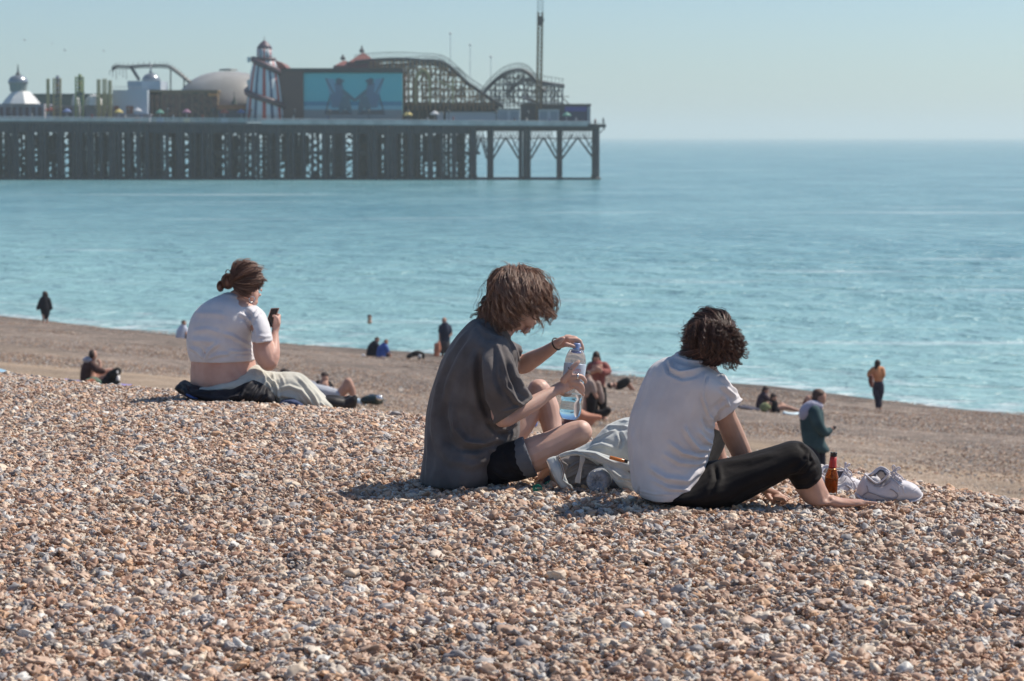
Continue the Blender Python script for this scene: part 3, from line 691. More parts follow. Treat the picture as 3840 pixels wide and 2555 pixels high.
# left half: domes, pavilions, rides
def dome(name, label, xc, hw, yt, yb, d, m, drum=None, spire=None, cat="dome", skirt=None, flat=1.0):
    r = thing(name, label, cat, xc, yb, d)
    c = W(xc, yb, d); k = px1; H = (yb-yt)*k; Rr = hw*k
    prof = [(Rr*math.cos(a)**0.8 if a < 1.5 else 0.02, H*math.sin(a)**(1.35 if hw > 100 else 1)) for a in np.linspace(0, math.pi/2, 12)]
    put(MB().lathe(c, prof, 28), "roof", m, r, True)
    if drum:
        h, w_ = drum; mb = MB().lathe(c, [(w_*k*1.08, 0.02), (w_*k, -0.4), (w_*k*.92, -h*k), (w_*k*.85, -h*k)], 12); put(mb, "drum", cm("grey_green_drum", (0.20,0.25,0.25), .6), r)
    if spire: put(MB().lathe(c + Vector((0,0,H-.2)), [(0.7, 0), (0.5, .5), (.22, 1.0), (.08, spire*k)], 8), "spire", iron2, r)
    return r
r = dome("domed_kiosk", "onion domed kiosk with spire and white tent roof at the far left of the pier", 68, 38, 282, 312, 10, leadp, (32, 34), 44, "kiosk")
mb = MB(); c = W(80, 390, 10); mb.lathe(c, [(74*px1, 0), (60*px1, 18*px1), (34*px1, 47*px1)], 8, rot=R(22)); put(mb, "skirt_roof", white, r)
mb = MB(); pbox(mb, -60, 165, 390, 455, 8, 20); put(mb, "wall", cm("grey_lilac_wall", (0.30,0.31,0.36), .7), r)
for k in range(9):
    mb = MB(); pbox(mb, -50+k*24, -36+k*24, 402, 440, 7.9, 8.1); put(mb, "arch_opening", cm("opening_maroon", (.12,.08,.10), .7), r)
kiosk("shed_roofed_hall", "low dark green roofed hall behind the yellow ride towers", "building", 108, 416, 360, 24, cm("dim_green", (0.09,0.14,0.13), .7), cm("green_roof", (0.06,0.11,0.10), .7), 10, 0)
kiosk("game_stalls", "row of lilac grey game stalls behind the railing", "stall", 168, 420, 400, 12, cm("lilac_stall", (0.26,0.27,0.33), .7), cm("lilac_roof", (0.34,0.35,0.40), .7), 5, 9, dark_front=cm("dim_stall", (.12,.13,.18), .7), roof_h=4)
for (xa, xb, lab) in ((268, 300, "narrow white tent left of the yellow green drop ride"), (316, 388, "wide white tent right of the yellow green drop ride")):
    r = thing("tent", lab, "tent", (xa+xb)/2, 396, 9); mb = MB(); c = W((xa+xb)/2, 396, 9)
    mb.lathe(c, [((xb-xa)/2*px1, 0), ((xb-xa)/2*px1*.9, 20*px1), ((xb-xa)*.3*px1, 36*px1), (.1, 42*px1)], 10); put(mb, "canopy", white, r)
    mb = MB(); pbox(mb, xa+4, xb-4, 396, 452, 9, 11); put(mb, "side_wall", cm("tent_side", (.32,.33,.38), .7), r)
def ridetower(xc, w_, yt, lab, mA, mB, solid):
    r = thing("ride_tower", lab, "fairground ride", xc, 450, 6); mb = MB(); k = w_/2
    for dx in (-k, k): mb.bar(W(xc+dx, 450, 6), W(xc+dx, yt+6, 6), 0.35); mb.bar(W(xc+dx, 450, 8), W(xc+dx, yt+6, 8), 0.35)
    for y in range(int(yt)+10, 440, 14): mb.bar(W(xc-k, y, 6), W(xc+k, y, 6), 0.15); mb.bar(W(xc-k, y, 6), W(xc+k, y+14, 6), 0.12)
    put(mb, "frame", mA, r)
    if solid:
        mb = MB(); pbox(mb, xc-k*.45, xc+k*.45, yt+4, yt+64, 6.4, 7.6); pbox(mb, xc-k*.3, xc+k*.3, yt-4, yt+4, 6.4, 7.6); put(mb, "column", mB, r)
        for q_ in range(3): mb = MB(); pbox(mb, xc-k*.46, xc+k*.46, yt+10+q_*18, yt+16+q_*18, 6.35, 7.65); put(mb, "stripe", cm("ride_stripe", (.45,.20,.08), .5) if q_ % 2 else navy, r)
        mb = MB(); pbox(mb, xc-k*1.0, xc+k*1.0, yt+62, yt+82, 6.1, 7.9); put(mb, "carriage", navy, r)
yg = cm("yellow_green", (0.30,0.33,0.14), .5)
ridetower(214, 26, 288, "striped yellow ride tower with an orange and blue middle, left of the yellow green one", yellowp, cm("blue_orange", (0.22,0.22,0.30), .5), True)
ridetower(298, 28, 282, "yellow green drop ride tower with dark carriage between the white tents", yg, yg, True)
ridetower(180, 6, 290, "thin yellow mast left of the ride towers", yellowp, yg, False)
ridetower(370, 8, 292, "thin yellow frame mast beside the wide white tent", yellowp, yg, False)
ridetower(392, 10, 290, "middle thin yellow frame mast left of the white block", yellowp, yg, False)
ridetower(412, 8, 296, "thin yellow frame mast against the white block's left wall", yellowp, yg, False)
r = thing("theatre_block", "white block building with small grey dome and railings on its roof", "building", 500, 450, 10)
mb = MB(); pbox(mb, 424, 552, 338, 452, 10, 24); pbox(mb, 480, 602, 304, 420, 14, 26); put(mb, "wall", cm("powder_wall", (0.42,0.50,0.58), .7), r)
mb = MB(); c = W(567, 304, 20); mb.lathe(c, [(36*px1*math.cos(a), 30*px1*math.sin(a)) for a in np.linspace(0, 1.54, 9)], 20); mb.lathe(c+Vector((0,0,28*px1)), [(.5,0),(.15,.6),(.05,2.4)], 6); put(mb, "roof_dome", leadp, r, True)
mb = MB(); pbox(mb, 478, 530, 304, 330, 13.8, 13.95); put(mb, "upper_panel", cm("blue_grey_panel", (.22,.30,.38), .7), r)  # darker blue grey panel on the front of the upper block
mb = MB()
for k in range(10): mb.bar(W(424+k*14, 338, 10), W(424+k*14, 324, 10), .08)
mb.bar(W(424, 326, 10), W(552, 326, 10), .1); put(mb, "roof_rail", white, r)
mb = MB()
for (xa, xb, m_) in ((428, 446, 0), (474, 500, 1)): pbox(mb, xa, xb, 398, 440, 9.9, 10.05)
put(mb, "door", cm("dull_red_door", (.22,.08,.06), .6), r)
# cable-like arched ride
r = thing("arched_coaster", "thin dark arched coaster track curving over the white block", "roller coaster", 560, 340, 26)
pts = smoothpath([W(x, y, 26) for x, y in ((420,262),(436,249),(480,250),(540,246),(600,246),(634,250),(668,272),(702,300),(740,330))])
mb = MB(); mb.path(pts, .28, 5); mb.path([p+Vector((0,1.4,0)) for p in pts], .28, 5)
for a, b in zip(pts[::2], pts[1::2]): mb.bar(a, b+Vector((0,1.4,0)), .18); mb.bar(a, a+Vector((0,0,.9)), .1)
mb.path([p+Vector((0,0,-.5)) for p in pts], .16, 4); put(mb, "track", iron2, r)
mb = MB(); mb.bar(W(492, 252, 26), W(522, 300, 26), .7); mb.bar(W(568, 248, 27), W(562, 276, 27), .35); mb.bar(W(690, 290, 27), W(690, 400, 27), .3); mb.bar(W(640, 256, 27), W(640, 400, 27), .3)
for k in range(6): mb.bar(W(412+k*12, 262, 26), W(410+k*13, 262+20+8*(k % 3), 26), .12)
put(mb, "support", iron2, r)
dome("big_dome", "broad shallow grey metal dome left of the helter skelter", 856, 215, 262, 400, 30, mottled("dome_sheet", (0.30,0.29,0.27), (0.42,0.41,0.39), scale=.15, rough=.4), cat="dome")
mb = MB(); c = W(856, 262, 30); mb.lathe(c, [(38*px1, -3*px1), (34*px1, 2*px1), (10*px1, 4*px1)], 16); put(mb, "cap", iron2, bpy.data.objects["big_dome"])
mb = MB(); pbox(mb, 660, 1040, 398, 456, 22, 50); put(mb, "base_wall", cm("grey_wall", (.20,.21,.24), .7), bpy.data.objects["big_dome"])
r = kiosk("carousel_hall", "olive brown lattice stall with small lights in front of the big dome", "stall", 556, 815, 346, 14, mottled("olive_brown", (0.10,0.085,0.06), (0.24,0.17,0.11), scale=.8, pos=(.42,.58)), cm("ochre_roof", (0.22,0.16,0.09), .6), 8, 11, dark_front=mottled("stall_dark", (0.08,0.05,0.05), (.22,.12,.08), scale=1.2))
mb = MB(); pbox(mb, 780, 815, 350, 362, 13.7, 13.95); put(mb, "sign", cm("orange_sign", (.5,.25,.08), .5), r)
r = kiosk("orange_stall", "low orange roofed stall left of the helter skelter", "stall", 818, 916, 412, 10, cm("stall_grey", (.16,.15,.17), .7), cm("orange_roof", (.42,.17,.07), .6), 5, 0, roof_h=18)
mb = MB(); c = W(879, 392, 11); mb.lathe(c, [(12*px1,0),(5*px1,18*px1),(1.5*px1,30*px1),(.05,48*px1)], 8); put(mb, "pointed_roof", cm("dark_green_spire", (.04,.07,.06), .6), r)
r = kiosk("rides_stall", "lilac grey stall strip between the white block and the orange stall", "stall", 430, 560, 432, 8, M["lilac_stall"], M["lilac_roof"], 4, 5, roof_h=4, dark_front=M["opening_maroon"])
for (x, ya, yb) in ((1689, 128, 215), (1763, 170, 245), (1841, 215, 300)):
    r = thing("flagpole", {1689: "tallest of three faint pale poles above the coaster", 1763: "middle one of three faint pale poles above the coaster", 1841: "shortest faint pale pole above the coaster's dip"}[x], "pole", x, 400, 26)
    mb = MB().bar(W(x, 420, 26), W(x, ya, 26), .13, n=8); put(mb, "mast", cm("pale_pole", (.62,.66,.68), .5), r); put(MB().lathe(W(x, ya, 26), [(.05,-.2),(.3,0),(.3,.2),(.05,.4)], 8), "finial", white, r)
# people strolling along the railing of the pier: each a small standing figure
def tiny_person(px, d, cm_, hm, label, k):
    y = deck_y(px) - 1; a = W(px, y, d); rr = random.Random(k); h = rr.uniform(1.55, 1.85)
    body = MB(); z = a.z
    prof = [(.10,0),(.13,.1*h),(.15,.45*h),(.20,.55*h),(.19,.68*h),(.23,.80*h),(.12,.86*h),(.07,.88*h),(.105,.93*h),(.09,.985*h),(.02,1.0*h)]
    body.lathe((a.x, a.y, a.z), prof, 10)
    o = body.build("person", cm_, smooth=True); tag(o, label, "person", "people strolling on the pier")
    return o
cols = [(0.05,0.05,0.08),(0.25,0.07,0.06),(0.30,0.32,0.35),(0.08,0.12,0.25),(0.45,0.43,0.40)]
walk = [(2262,"person in dark clothes standing at the very end of the pier"),(2232,"person in red just short of the pier's end"),(2160,"grey figure in front of the navy building's violet sign"),(2060,"blue figure by the hut right of the tower ride"),(1975,"pale figure in the gap left of the tower ride foot"),
 (1930,"dark figure by the hut left of the tower ride"),(1700,"red figure in front of the long pale blue hut"),(1604,"grey figure in front of the brown arcade"),(1230,"blue figure below the billboard's left deckchair"),(1100,"pale figure in front of the brown hall wall"),
 (1062,"dark figure at the right foot of the helter skelter"),(760,"red figure in front of the olive lattice stall, right half"),(650,"grey figure in front of the olive lattice stall, left half"),(530,"blue figure in front of the white block's right end"),(470,"pale figure in front of the white block's doors"),
 (400,"dark figure below the middle thin yellow mast"),(345,"red figure below the wide white tent"),(250,"grey figure between the two thick ride towers"),(180,"blue figure below the thin yellow mast at the left"),(120,"pale figure right of the onion domed kiosk"),(40,"dark figure under the onion domed kiosk")]
for k, (px_, lab) in enumerate(walk):
    tiny_person(px_, 1.8 + (k % 3), cm("stroller_%d" % (k % 5), cols[[0,1,2,3,4][k % 5]], .8), None, lab, k)

rr_ = random.Random(77)
sh = [cm("stall_c%d" % i, c, .6) for i, c in enumerate([(.45,.10,.06),(.10,.16,.35),(.55,.45,.15),(.5,.52,.55),(.08,.25,.2),(.25,.12,.2)])]
for i, (x, lab) in enumerate([(186,"small red parasol stall by the thin mast left of the ride towers"),(252,"small blue parasol stall between the thick ride towers"),(446,"small yellow parasol stall against the white block"),(516,"small pale parasol stall at the white block's right door"),(600,"small green parasol stall at the left end of the lattice stall"),(700,"small plum parasol stall in front of the lattice stall's middle"),(842,"small red parasol stall under the orange roof"),(906,"small blue parasol stall left of the helter skelter foot"),(1530,"small yellow parasol stall right of the billboard"),(1630,"small pale parasol stall left of the pale hut"),(2125,"small green parasol stall by the navy building")]):
    r = thing("parasol_stall", lab, "stall", x, 455, 4, "parasol stalls on the pier deck"); c = W(x, deck_y(x), 4); h_ = rr_.uniform(2.1, 2.6)
    mb = MB(); mb.lathe(c+Vector((0,0,h_)), [(1.0,-.25),(1.05,0),(.5,.45),(.05,.7)], 8); put(mb, "canopy", sh[i % 6], r)
    mb = MB(); mb.bar(c, c+Vector((0,0,h_+.3)), .1); put(mb, "pole", white, r)
    mb = MB(); mb.box(c.x-.7, c.x+.7, c.y-.4, c.y+.4, c.z, c.z+1.0); put(mb, "counter", sh[(i+3) % 6], r)
# ================================================================ figure and cloth tools
class Fr:
    """local drawing frame: photo origin, scale and depth; points are (x, y, depth offset in metres)"""
    def __init__(s, ox, oy, sc, Y): s.ox, s.oy, s.sc, s.Y = ox, oy, sc, Y
    def p(s, x, y, d=0.0): return P(s.ox + x*s.sc, s.oy + y*s.sc, s.Y + d)
    def m(s, n): return n*s.sc*s.Y/F
    def inv(s, co):
        """world coords (n,3) -> frame x, y"""
        v = co - np.array([0, 0, CZ]); c, q = math.cos(TH), math.sin(TH)
        f = v[:,1]*c - v[:,2]*q; up = v[:,1]*q + v[:,2]*c
        return ((1920 + F*v[:,0]/f) - s.ox)/s.sc, ((1277.5 - F*up/f) - s.oy)/s.sc
def cat_rom(A, sub):
    A = [np.array(a, float) for a in A]; out = []
    for i in range(len(A)-1):
        a, b, c, d = A[max(i-1,0)], A[i], A[i+1], A[min(i+2,len(A)-1)]
        for k in range(sub):
            t = k/sub; out.append(0.5*(2*b+(c-a)*t+(2*a-5*b+4*c-d)*t*t+(3*b-a-3*c+d)*t**3))
    out.append(A[-1]); return out
def loft(fr, secs, N=24, sub=4, ex=1.0, cup=0.0, round0=True, round1=True):
    """closed body through cross sections (x1,y1,x2,y2,depth,half_depth)"""
    S = cat_rom(secs, sub); rings = []
    for q in S:
        a = fr.p(q[0], q[1], q[4]); b = fr.p(q[2], q[3], q[4]); rings.append(((a+b)/2, (b-a)/2, Vector((0, max(q[5], 0.002), 0))))
    def endcap(ring, nxt):
        c, a, b = ring; dirv = (c - nxt[0]); L = min(a.length, b.length)*0.5
        dirv = dirv.normalized() if dirv.length > 1e-6 else Vector((0,0,0))
        return [(c + dirv*L*math.sin(t), a*math.cos(t), b*math.cos(t)) for t in (0.4, 0.8, 1.15, 1.4)]
    if round1 and not cup: rings = rings + endcap(rings[-1], rings[-2])
    if round0: rings = endcap(rings[0], rings[1])[::-1] + rings
    if cup:
        c, a, b = rings[-1]; dirv = (c - rings[-2][0]).normalized()
        rings += [(c, a*0.90, b*0.88), (c - dirv*cup*.5, a*0.86, b*0.84), (c - dirv*cup, a*0.8, b*0.78)]
    mb = MB(); vs = []
    for c, a, b in rings:
        for k in range(N):
            t = 2*math.pi*k/N; ct, sn = math.cos(t), math.sin(t)
            ct = math.copysign(abs(ct)**ex, ct); sn = math.copysign(abs(sn)**ex, sn); vs.append(c + a*ct + b*sn)
    n = len(rings)
    fs = [(i*N+k, i*N+(k+1) % N, (i+1)*N+(k+1) % N, (i+1)*N+k) for i in range(n-1) for k in range(N)] + [tuple(range(N))[::-1], tuple(range((n-1)*N, n*N))]
    return mb.add(vs, fs)
def limb(fr, pts, N=16, sub=4, cup=0.0, flat=1.0):
    """tapering limb through (x,y,depth,radius in frame units)"""
    S = cat_rom(pts, sub); C = [fr.p(q[0], q[1], q[2]) for q in S]; Rr = [fr.m(max(q[3], 0.5)) for q in S]
    rings = []
    for i, c in enumerate(C):
        d = C[min(i+1, len(C)-1)] - C[max(i-1, 0)]; d = d.normalized() if d.length > 1e-8 else Vector((0,0,1)); rings.append((c, d, Rr[i]))
    def cap(c, d, r, sgn): return [(c + d*sgn*r*math.sin(t), d, r*math.cos(t)) for t in (0.4, 0.8, 1.15, 1.4)]
    rings = cap(*rings[0], -1)[::-1] + rings
    if cup:
        c, d, r = rings[-1]; rings += [(c, d, r*.88), (c - d*cup*.5, d, r*.85), (c - d*cup, d, r*.8)]
    else: rings += cap(*rings[-1], 1)
    vs = []; ref = None
    for c, d, r in rings:
        if ref is None: ref = d.orthogonal().normalized()
        x = ref - d*ref.dot(d); x = x.normalized() if x.length > 1e-6 else d.orthogonal().normalized(); ref = x; y = d.cross(x)
        for k in range(N):
            t = 2*math.pi*k/N; v = (x*math.cos(t) + y*math.sin(t))*r; v.y *= flat; vs.append(c + v)
    n = len(rings)
    fs = [(i*N+k, i*N+(k+1) % N, (i+1)*N+(k+1) % N, (i+1)*N+k) for i in range(n-1) for k in range(N)] + [tuple(range(N))[::-1], tuple(range((n-1)*N, n*N))]
    return MB().add(vs, fs)
def ell(fr, x, y, d, rx, ry, rd, rot=0.0, N=20):
    """ellipsoid: radii rx, ry in frame units, rd in metres, turned by rot degrees in the picture plane (clockwise)"""
    c = fr.p(x, y, d); a = fr.m(rx); b = fr.m(ry); t0 = R(rot); ux = Vector((math.cos(t0), 0, -math.sin(t0))); uz = Vector((math.sin(t0), 0, math.cos(t0)))
    vs = []; M_ = 12
    for i in range(M_+1):
        ph = -math.pi/2 + math.pi*i/M_; ph = max(-1.5, min(1.5, ph))
        for k in range(N):
            t = 2*math.pi*k/N; vs.append(c + ux*(a*math.cos(ph)*math.cos(t)) + Vector((0, rd*math.cos(ph)*math.sin(t), 0)) + uz*(b*math.sin(ph)))
    fs = [(i*N+k, i*N+(k+1) % N, (i+1)*N+(k+1) % N, (i+1)*N+k) for i in range(M_) for k in range(N)] + [tuple(range(N))[::-1], tuple(range(M_*N, (M_+1)*N))]
    return MB().add(vs, fs)
def seg_dist(x, y, pts):
    best = np.full(x.shape, 1e9); tt = np.zeros(x.shape); L = len(pts)-1
    for i in range(L):
        ax, ay = pts[i]; bx, by = pts[i+1]; dx, dy = bx-ax, by-ay; l2 = dx*dx+dy*dy
        t = np.clip(((x-ax)*dx + (y-ay)*dy)/l2, 0, 1); d = np.hypot(x-ax-t*dx, y-ay-t*dy)
        m_ = d < best; best[m_] = d[m_]; tt[m_] = (i + t[m_])/L
    return best, tt
def noise_arr(co, sc, seed=0.0, oct_=1):
    out = np.empty(len(co))
    for i, c in enumerate(co): out[i] = mnoise.noise(Vector((c[0]*sc[0]+seed, c[1]*sc[1]+seed*.7, c[2]*sc[2]-seed)))
    return out
def blob(name, parts, vox, m, smooth=4, fr=None, folds=(), wav=None, both=False):
    """join closed parts, voxel remesh to ONE continuous skin, smooth, then press folds into it"""
    mb = MB()
    for p in parts: mb.add(p.v, p.f)
    tmp = link_mesh("tmp", mb.v, mb.f); bmv = bmesh.new(); bmv.from_mesh(tmp.data); bmesh.ops.recalc_face_normals(bmv, faces=bmv.faces); bmv.to_mesh(tmp.data); bmv.free()
    r = tmp.modifiers.new("r", 'REMESH'); r.mode = 'VOXEL'; r.voxel_size = vox; r.adaptivity = 0
    if smooth: s = tmp.modifiers.new("s", 'SMOOTH'); s.factor = 0.5; s.iterations = smooth
    dg = bpy.context.evaluated_depsgraph_get(); me = bpy.data.meshes.new_from_object(tmp.evaluated_get(dg)); me.name = name
    old = tmp.data; bpy.data.objects.remove(tmp); bpy.data.meshes.remove(old)
    n = len(me.vertices); co = np.empty(n*3); me.vertices.foreach_get("co", co); co = co.reshape(-1, 3)
    no = np.empty(n*3); me.vertices.foreach_get("normal", no); no = no.reshape(-1, 3)
    disp = np.zeros(n)
    if folds and fr:
        x, y = fr.inv(co); face = np.clip((-no[:,1] + 0.25)/0.5, 0, 1)
        if both: face = 1
        for f in folds:
            pts, wd, amp = f; d, t = seg_dist(x, y, pts); fade = np.minimum(1, np.minimum(t, 1-t)*5 + 0.12)
            disp += face*amp*fade*(np.exp(-(d/wd)**2) - 0.45*np.exp(-((d-2.0*wd)/(wd*1.1))**2))
    if wav:
        for (sc, a, seed) in wav: disp += a*noise_arr(co, sc, seed)
    if (folds or wav):
        co = co + no*disp[:,None]; me.vertices.foreach_set("co", co.ravel())
    me.polygons.foreach_set("use_smooth", [True]*len(me.polygons)); me.update()
    o = bpy.data.objects.new(name, me); COL.objects.link(o); me.materials.clear(); me.materials.append(m)
    return o
def rebase(root, base, kids=()):
    base = Vector(base)
    for o in (root, *kids):
        if o.type == 'MESH': o.data.transform(Matrix.Translation(-base)); o.data.update()
    root.location = base
    for k in kids: k.parent = root; k.location = (0, 0, 0)
    return root
def sub_to(parent, o, base):
    o.data.transform(Matrix.Translation(-Vector(base))); o.parent = parent; return o

def strands(curves, rad, taper=0.35, n=3):
    """many thin tapering tubes at once: curves (S, K, 3)"""
    S, K, _ = curves.shape; d = np.gradient(curves, axis=1); d /= np.linalg.norm(d, axis=2, keepdims=True) + 1e-9
    ref = np.array([0.31, 0.87, 0.38]); x = np.cross(d, ref); x /= np.linalg.norm(x, axis=2, keepdims=True) + 1e-9; y = np.cross(d, x)
    t = np.linspace(0, 1, K); w_ = (1 - (1-taper)*t**2)[None, :, None]
    rad = np.asarray(rad).reshape(-1, 1, 1) * w_
    rings = [curves + rad*(x*math.cos(2*math.pi*k/n) + y*math.sin(2*math.pi*k/n)) for k in range(n)]
    v = np.stack(rings, axis=2).reshape(-1, 3)          # (S, K, n, 3)
    base = (np.arange(S)[:,None]*K + np.arange(K-1)[None,:])*n; base = base.reshape(-1)
    fs = []
    for k in range(n):
        k2 = (k+1) % n; fs.append(np.stack([base+k, base+k2, base+n+k2, base+n+k], axis=1))
    return v, np.concatenate(fs)
def hair_mat(name, dark, mid, light, rough=0.42):
    m = mat(name, mid, rough); b = m.node_tree.nodes["Principled BSDF"]; g = nn(m, "ShaderNodeNewGeometry"); r = nn(m, "ShaderNodeValToRGB"); cr = r.color_ramp
    cc = [(0, dark), (0.45, mid), (0.8, mid), (1, light)]
    while len(cr.elements) < 4: cr.elements.new(.5)
    for e, (p, c) in zip(cr.elements, cc): e.position = p; e.color = (*c, 1)
    lk(m, g.outputs["Random Per Island"], r.inputs[0]); lk(m, r.outputs[0], b.inputs["Base Color"])
    b.inputs["Specular IOR Level"].default_value = 0.6
    return m
def polar_hair(fr, c, starts, ends, n_locks, per, amp, freq, spread=0.010, K=18, seed=1, jit=(0.7, 1.0), bulge=0.05, curl_from=0.25, endspread=None, rfac=1.0, outn=0.0, mids=None):
    """locks that follow the head: polar interpolation about the head centre from start rim to end rim.
    starts / ends: lists of (x, y, depth); amp in metres"""
    g = np.random.default_rng(seed); C = np.array(fr.p(*c)); out = []
    def rim(L, u):
        L = [np.array(fr.p(*q)) for q in L]
        if len(L) == 1: return L[0]
        x = u*(len(L)-1); i = min(int(x), len(L)-2); return L[i] + (L[i+1]-L[i])*(x-i)
    t = np.linspace(0, 1, K)
    for k in range(n_locks):
        u = (k + g.random())/n_locks
        A = rim(starts, min(1, max(0, u + g.normal()*0.03))) + g.normal(size=3)*spread*1.6; B = rim(ends, u)
        va, vb = A - C, B - C; ra, rb = np.linalg.norm(va), np.linalg.norm(vb); va, vb = va/ra, vb/rb
        om = math.acos(np.clip(va@vb, -1, 1)); om = max(om, 1e-3); f = g.uniform(*jit)
        tt = t*f; sl = (np.sin((1-tt)*om)[:,None]*va + np.sin(tt*om)[:,None]*vb)/math.sin(om)
        rr = (ra + (rb-ra)*tt**1.6)*(1 + bulge*np.sin(np.pi*tt)*g.uniform(.5, 1.3))*rfac*(1 + outn*g.normal())
        base = C + sl*rr[:,None]
        if mids:
            Mq = rim(mids, u) + g.normal(size=3)*spread*1.2; vm = Mq - C; rm = np.linalg.norm(vm); vm = vm/rm; om = max(1e-3, math.acos(np.clip(va@vm, -1, 1)))
            def first(s): return C + (np.sin((1-s)*om)[:,None]*va + np.sin(s*om)[:,None]*vm)/math.sin(om)*((ra + (rm-ra)*s)*(1 + bulge*.5*np.sin(np.pi*s)))[:,None]
            tg = (first(np.array([1.0])) - first(np.array([.9])))[0]*10*.55; q_ = np.clip((tt-.5)*2, 0, 1)[:,None]; te = (B-Mq)*.7 + np.array([0,0,-.02])
            her = (2*q_**3-3*q_**2+1)*Mq + (q_**3-2*q_**2+q_)*tg + (-2*q_**3+3*q_**2)*B + (q_**3-q_**2)*te
            base = np.where((tt < .5)[:,None], first(np.clip(tt*2, 0, 1)), her)
        ph = g.random(2)*6.28; fq = freq*g.uniform(.8, 1.25); lean = g.normal(size=3)*0.012
        T = np.gradient(base, axis=0); T /= np.linalg.norm(T, axis=1, keepdims=True)+1e-9; X = np.cross(T, [0.2, .9, .3]); X /= np.linalg.norm(X, axis=1, keepdims=True)+1e-9; Y_ = np.cross(T, X)
        e = np.clip((t - curl_from)/(1-curl_from), 0, 1); a_l = amp*g.uniform(.5, 1.3)
        for q in range(per):
            off = g.normal(size=3)*spread*(1 if endspread is None else 1); p2 = ph + g.normal(size=2)*0.35; am = a_l*g.uniform(.7, 1.25)
            w = X*(am*e*np.sin(2*np.pi*fq*t + p2[0]))[:,None] + Y_*(am*e*np.cos(2*np.pi*fq*t + p2[0]))[:,None]
            narrow = (1 - 0.55*t)[:,None] if endspread is None else (1 + endspread*t)[:,None]
            out.append(base + w + off*narrow + lean*t[:,None]**2)
    return np.array(out)
def hair_obj(name, curve_sets, rads, m, cap=None):
    mb_v = []; mb_f = []; n = 0
    for c, r in zip(curve_sets, rads):
        rr = r*np.random.default_rng(3).uniform(.6, 1.2, size=len(c)); v, f = strands(c, rr); mb_v.append(v); mb_f.append(f+n); n += len(v)
    V = np.concatenate(mb_v); Fc = np.concatenate(mb_f).tolist()
    if cap:
        cv = np.array([tuple(p) for p in cap.v]); Fc += [tuple(i+n for i in f) for f in cap.f]; V = np.concatenate([V, cv])
    o = link_mesh(name, V.tolist(), Fc, m, smooth=True); return o

def skin_mat(name, c1, c2):
    m = mottled(name, c1, c2, scale=14, rough=0.5, bump=0.06, bscale=300, bdist=0.001); b = m.node_tree.nodes["Principled BSDF"]
    b.inputs["Subsurface Weight"].default_value = 0.12; b.inputs["Subsurface Radius"].default_value = (0.02, 0.008, 0.004); b.inputs["Subsurface Scale"].default_value = 0.3
    return m
def cloth_mat(name, c1, c2, rough=0.85, bscale=60, bump=0.35, scale=12, bdist=0.004):
    m = mottled(name, c1, c2, scale=scale, rough=rough, bump=bump, bscale=bscale, bdist=bdist); b = m.node_tree.nodes["Principled BSDF"]
    b.inputs["Sheen Weight"].default_value = 0.1 if max(c1) > .1 else 0.02; b.inputs["Specular IOR Level"].default_value = 0.2
    return m
# ================================================================ the three people on the bank and their things
skinA = skin_mat("fair_skin", (0.56,0.345,0.27), (0.66,0.43,0.345))
skinB = skin_mat("tanned_skin", (0.46,0.26,0.185), (0.56,0.335,0.25))
skinC = skin_mat("rosy_skin", (0.55,0.31,0.24), (0.65,0.40,0.32))
def place(o, fr, x, y, d=0.0): return fr.p(x, y, d)
def child(o, root, base, label=None):
    o.data.transform(Matrix.Translation(-Vector(base))); o.parent = root; o.location = (0,0,0)
    if label: o["label"] = label
    return o
def root_at(o, base, label, cat, group=None):
    o.data.transform(Matrix.Translation(-Vector(base))); o.location = base; return tag(o, label, cat, group)
def ring_obj(name, fr, x, y, d, r, tube, m, axis, sx=1.0):
    """small closed ring round a limb"""
    c = fr.p(x, y, d); ax = Vector(axis).normalized(); u = ax.orthogonal().normalized(); v = ax.cross(u); rr = fr.m(r)
    return MB().path([c + (u*math.cos(t) + v*math.sin(t)*sx)*rr for t in np.linspace(0, 2*math.pi, 28, endpoint=False)], tube, 8, cyc=True).build(name, m, smooth=True)

